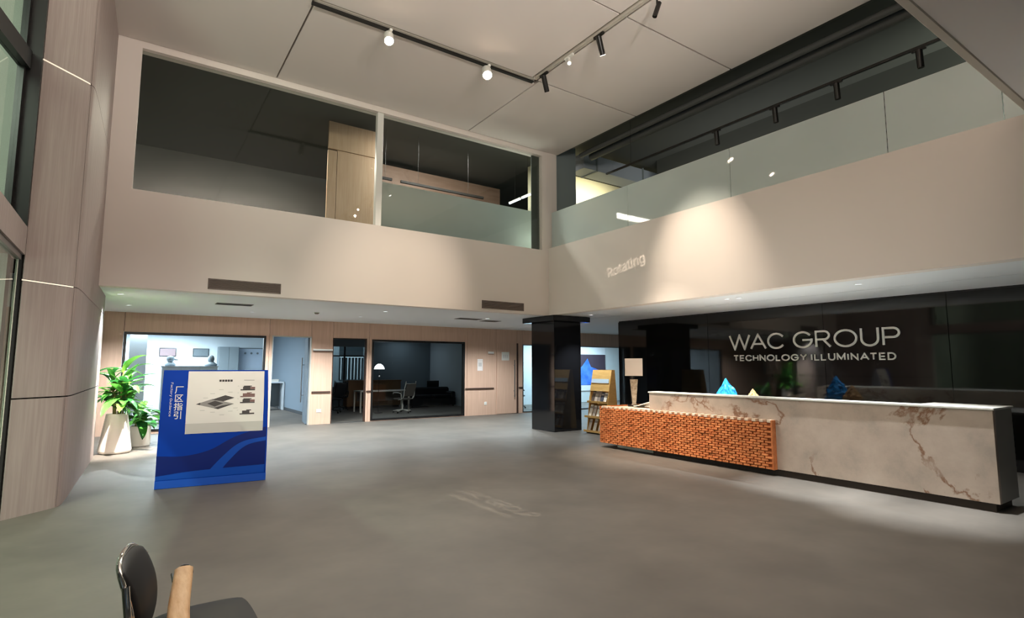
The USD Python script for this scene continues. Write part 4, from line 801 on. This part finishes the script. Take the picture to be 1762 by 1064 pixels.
GLYPH = {0:[[[(13,-121),(13,-119),(18,-111),(19,-105),(20,-105),(21,-96),(22,-95),(22,-89),(23,-88),(23,-39),(24,-38),(104,-38),(105,-39),(105,-46),(104,-48),(33,-48),(33,-88),(32,-88),(32,-96),(31,-96),(30,-106),(29,-106),(26,-118),(24,-122),(22,-123),(22,-125),(20,-125),(17,-122)]]],1:[[[(19,-36),(103,-36),(104,-37),(104,-45),(28,-45),(28,-112),(106,-113),(106,-122),(19,-122)]],[[(32,-102),(33,-99),(35,-99),(36,-97),(40,-96),(42,-93),(44,-93),(58,-80),(48,-68),(46,-68),(41,-62),(39,-62),(35,-58),(36,-55),(38,-55),(40,-52),(43,-52),(54,-63),(56,-63),(63,-71),(66,-71),(69,-69),(69,-67),(75,-61),(75,-59),(81,-52),(82,-48),(91,-51),(89,-57),(83,-64),(83,-66),(80,-68),(80,-70),(73,-77),(73,-79),(75,-82),(77,-82),(86,-91),(86,-93),(94,-100),(94,-103),(92,-103),(88,-108),(86,-108),(86,-106),(79,-100),(79,-98),(66,-86),(60,-92),(58,-92),(52,-99),(50,-99),(47,-103),(42,-105),(40,-108),(38,-108)]]],2:[[[(53,-31),(62,-31),(63,-32),(63,-45),(80,-42),(80,-41),(89,-39),(91,-37),(95,-37),(100,-42),(99,-45),(96,-45),(90,-48),(86,-48),(83,-50),(63,-54),(63,-62),(64,-64),(95,-64),(97,-61),(98,-51),(100,-51),(107,-55),(106,-57),(106,-63),(104,-68),(100,-72),(96,-72),(96,-73),(63,-73),(63,-72),(57,-71),(54,-68),(54,-65),(53,-65)]],[[(53,-79),(102,-79),(102,-125),(93,-125),(92,-121),(63,-121),(61,-126),(53,-125)],[(62,-112),(93,-113),(93,-104),(62,-104)],[(62,-95),(93,-96),(93,-88),(91,-87),(63,-87),(62,-88)]],[[(13,-86),(12,-84),(14,-83),(22,-82),(27,-79),(27,-60),(14,-60),(13,-59),(13,-52),(14,-51),(27,-51),(27,-31),(37,-31),(37,-51),(48,-51),(49,-52),(49,-59),(48,-60),(37,-60),(37,-77),(40,-77),(43,-75),(49,-74),(50,-83),(38,-86),(37,-87),(37,-118),(36,-118),(36,-121),(33,-124),(18,-125),(16,-120),(16,-116),(27,-116),(27,-90),(25,-90),(19,-93),(14,-93)]]],3:[[[(87,-32),(97,-32),(97,-125),(87,-125)]],[[(18,-90),(20,-76),(21,-76),(21,-70),(22,-70),(22,-64),(23,-64),(23,-59),(24,-58),(56,-57),(56,-44),(20,-44),(20,-35),(65,-35),(65,-67),(32,-67),(31,-68),(31,-74),(30,-75),(30,-81),(66,-81),(64,-106),(63,-106),(62,-115),(59,-121),(54,-124),(33,-124),(32,-118),(30,-116),(31,-114),(34,-114),(35,-115),(49,-115),(52,-113),(53,-107),(54,-107),(54,-100),(55,-99),(55,-90)]]]}
zi = 1.33
for i in range(4):
    g = union_all([Polygon(p[0], p[1:]).buffer(0) for p in GLYPH[i]]); s = .105/100
    part(t, 'lettering', drape(affinity.affine_transform(g, [s, 0, 0, s, -.50-.01*s, zi]), .002), 'print_white', 'white Chinese title character', smooth=40); zi -= .108
tm = meshkit.text_mesh('Factory Guidance', .026, .002); tr = tm.triangles[(tm.face_normals[:, 2] > .9)]
tp = affinity.translate(affinity.rotate(union_all([Polygon(q[:, :2]).buffer(1e-6) for q in tr]), -90, origin=(0, 0)), -.535, 1.345)
hgt = tp.bounds[3]-tp.bounds[1]; tp = affinity.scale(tp, 1, .43/hgt, origin=(0, 1.345))
part(t, 'lettering', drape(tp, .002), 'print_white', 'white English title', smooth=40)
# ================================================================== potted plants
def leaf_mesh(base, az, el, L, wd, droop, fold=.25):
    n = 9; pts = []; p = np.array(base, float); a = el; st = L/n; C = [p.copy()]; E = [a]
    for i in range(n):
        d = np.array([math.cos(a)*math.cos(az), math.cos(a)*math.sin(az), math.sin(a)]); p = p+d*st; C.append(p.copy()); a -= droop/n; E.append(a)
    sd = np.array([-math.sin(az), math.cos(az), 0]); V, F = [], []
    for i, (c, e) in enumerate(zip(C, E)):
        s = i/n; w = wd*(max(0, math.sin(math.pi*min(1, .06+.94*s)**.8))**.75)*(1 if s < 1 else 0)+.002
        up = np.array([-math.sin(e)*math.cos(az), -math.sin(e)*math.sin(az), math.cos(e)])
        V += [c-sd*w+up*w*fold, c-up*.002, c+sd*w+up*w*fold]
    for i in range(n):
        a = 3*i; F += [[a, a+1, a+4], [a, a+4, a+3], [a+1, a+2, a+5], [a+1, a+5, a+4]]
    return trimesh.Trimesh(np.array(V), F, process=False)
def plant(loc, label, potprof, stems, nleaf, seed, Lr, wr, zr):
    R = random.Random(seed); t = thing('potted_plant', label, 'plant', loc)
    part(t, 'pot', MB().lathe(potprof, n=40), 'pot_white', smooth=40)
    zt = max(z for _, z in potprof); rt = [r for r, z in potprof if z == zt][0]
    part(t, 'soil', MB().cyl((0, 0, zt-.05), (0, 0, zt-.03), rt-.012), 'soil')
    tops = []
    for k in range(stems):
        a = 2*math.pi*k/stems+.4; b = R.uniform(.03, .1); ang = R.uniform(-.4, .4); hgt = R.uniform(*zr)
        p0 = np.array([b*math.cos(a), b*math.sin(a), zt-.04]); p1 = p0+np.array([math.cos(a+ang)*.10*hgt, math.sin(a+ang)*.10*hgt, hgt])
        part(t, 'stem', MB().tube(smooth_path([p0, (p0+p1)/2+[.01, 0, 0], p1], 4), .014, 8), 'stem_green', smooth=60); tops.append((p0, p1))
    for k in range(nleaf):
        p0, p1 = tops[k % stems]; s = R.uniform(.25, 1.0); az = R.uniform(0, 2*math.pi); el = R.uniform(.15, 1.25) if s > .55 else R.uniform(-.1, .8)
        L = R.uniform(*Lr); lm = leaf_mesh(p0+(p1-p0)*s, az, el, L, L*R.uniform(*wr), R.uniform(.5, 1.7)); q = np.array(lm.vertices)+np.array(loc)
        if loc[2] < 1 and ((q[:, 0] < -.43) & (q[:, 1] < 12.25)).any(): continue
        if loc[2] > 1 and (q[:, 0] < 8.40).any(): continue
        part(t, 'leaf', lm, f'leaf_{R.choice([0, 0, 1, 1, 2])}', smooth=60)
    return t
plant((-.165, 12.42, 0), 'tall green leafy plant in a tapered white pot by the panelled wall', [(0, 0), (.22, 0), (.245, .02), (.255, .06), (.235, .2), (.165, .69), (.155, .70), (.145, .69), (.16, .62)], 7, 92, 4, (.36, .66), (.10, .15), (.25, 1.05))
plant((.22, 13.25, 0), 'smaller green plant in a low white pot behind the tall plant', [(0, 0), (.16, 0), (.175, .02), (.17, .38), (.16, .39), (.15, .38), (.155, .32)], 4, 34, 9, (.35, .6), (.12, .17), (.15, .55))
plant((8.80, 9.62, 4.305), 'dark leafy plant behind the frosted railing upstairs', [(0, 0), (.15, 0), (.18, .3), (.17, .31), (.16, .3), (.15, .25)], 4, 30, 13, (.3, .5), (.14, .2), (.2, .6))
# ================================================================== foreground chair
t = thing('lounge_chair', 'black leather chair with chrome tube frame at the lower left corner', 'chair', (0, 0, 0))
def quad_pad(fn, nu=14, nv=14, th=.035):
    V, F = [], []; N = (nu+1)*(nv+1)
    for sgn in (0, 1):
        for i in range(nu+1):
            for j in range(nv+1): V.append(fn(i/nu, j/nv, sgn, th))
    for i in range(nu):
        for j in range(nv):
            a = i*(nv+1)+j; b = a+nv+1; F += [[a, b, b+1], [a, b+1, a+1], [N+a, N+b+1, N+b], [N+a, N+a+1, N+b+1]]
    edge = [(i, 0) for i in range(nu)]+[(nu, j) for j in range(nv)]+[(i, nv) for i in range(nu, 0, -1)]+[(0, j) for j in range(nv, 0, -1)]
    for k in range(len(edge)):
        a = edge[k][0]*(nv+1)+edge[k][1]; q = edge[(k+1) % len(edge)]; b = q[0]*(nv+1)+q[1]; F += [[a, N+a, N+b], [a, N+b, b]]
    return trimesh.Trimesh(np.array(V), F, process=True)
def sq(u, v):      # rounded square outline
    x, y = 2*u-1, 2*v-1; k = 1-.11*(abs(x)*abs(y))**3; return x*k, y*k
CY, BYC = 2.70, 2.57
def seatf(u, v, s, th):
    x, y = sq(u, v); bul = (1-x**4)*(1-y**4); return (.315+.205*x, CY+.33*y, .445+(s*2-1)*th*(.35+.65*bul)-.02*(x < 0)*x*x)
def backf(u, v, s, th):
    x, y = sq(u, v); bul = (1-x**4)*(1-y**4)
    xb = .030+.033*y+.055*(1-x*x)+.012*(1-x)
    return (xb+(s*2-1)*th*.6*(.35+.65*bul), BYC+.185*y, .66+.19*x+.012*math.cos(y*1.5))
part(t, 'seat', quad_pad(seatf), 'leather_black', smooth=60); part(t, 'backrest', quad_pad(backf), 'leather_black', smooth=60)
rim = []
for a in np.linspace(0, 2*math.pi, 49)[:-1]:
    c_, s_ = math.cos(a), math.sin(a); k = (abs(c_)**5+abs(s_)**5)**(-1/5); p = backf((min(max(c_*k, -1), 1)+1)/2, (min(max(s_*k, -1), 1)+1)/2, 0, 0); rim.append((p[0]-.010, BYC+(p[1]-BYC)*1.03, .66+(p[2]-.66)*1.03))
part(t, 'back_rim', MB().tube(rim, .010, 10, closed=True), 'chrome', smooth=60)
for s in (-1, 1):
    y = CY+s*.25
    part(t, 'leg', MB().tube(smooth_path([(.058+.030*s, BYC+s*.195, .80), (.075+.030*s, BYC+s*.205, .66), (.085+.02*s, BYC+s*.215+(y-BYC-s*.215)*.5, .48), (.13, y, .40), (.19, y, .385), (.46, y, .40), (.50, y, .34), (.47, y, .03), (.40, y, .014), (.0, y, .014)], 7), .0125, 12), 'chrome', smooth=60)
part(t, 'stretcher', MB().cyl((.02, CY-.25, .014), (.02, CY+.25, .014), .0125).cyl((.12, CY-.25, .385), (.12, CY+.25, .385), .0125), 'chrome')
AR = [(.178, 2.20, .655), (.20, 2.5, .655), (.232, 2.80, .655), (.250, 2.985, .645)]
def armf(u, v, s, th):
    P = smooth_path(AR, 6); q = u*(len(P)-1); i = min(int(q), len(P)-2); c = P[i]+(P[i+1]-P[i])*(q-i); w = .036*(1-max(0, (u-.93)/.07)**2*.55)
    return (c[0]+(2*v-1)*w, c[1], c[2]+(s*2-1)*th*(.5+.5*(1-(2*v-1)**4)))
part(t, 'armrest', quad_pad(armf, 30, 6, .014), 'arm_wood', 'pale wooden arm pad', smooth=60)
part(t, 'arm_cap', MB().cyl((.250, 2.965, .630), (.254, 3.01, .628), .036, .028, 16).box(.196, 2.84, .632, .212, 2.95, .645, .004), 'black_metal', 'black end cap')
part(t, 'arm_bracket', MB().tube(smooth_path([(.12, CY-.25, .385), (.14, CY-.33, .46), (.185, CY-.30, .60), (.205, 2.55, .635)], 6), .011, 10), 'chrome', smooth=60)
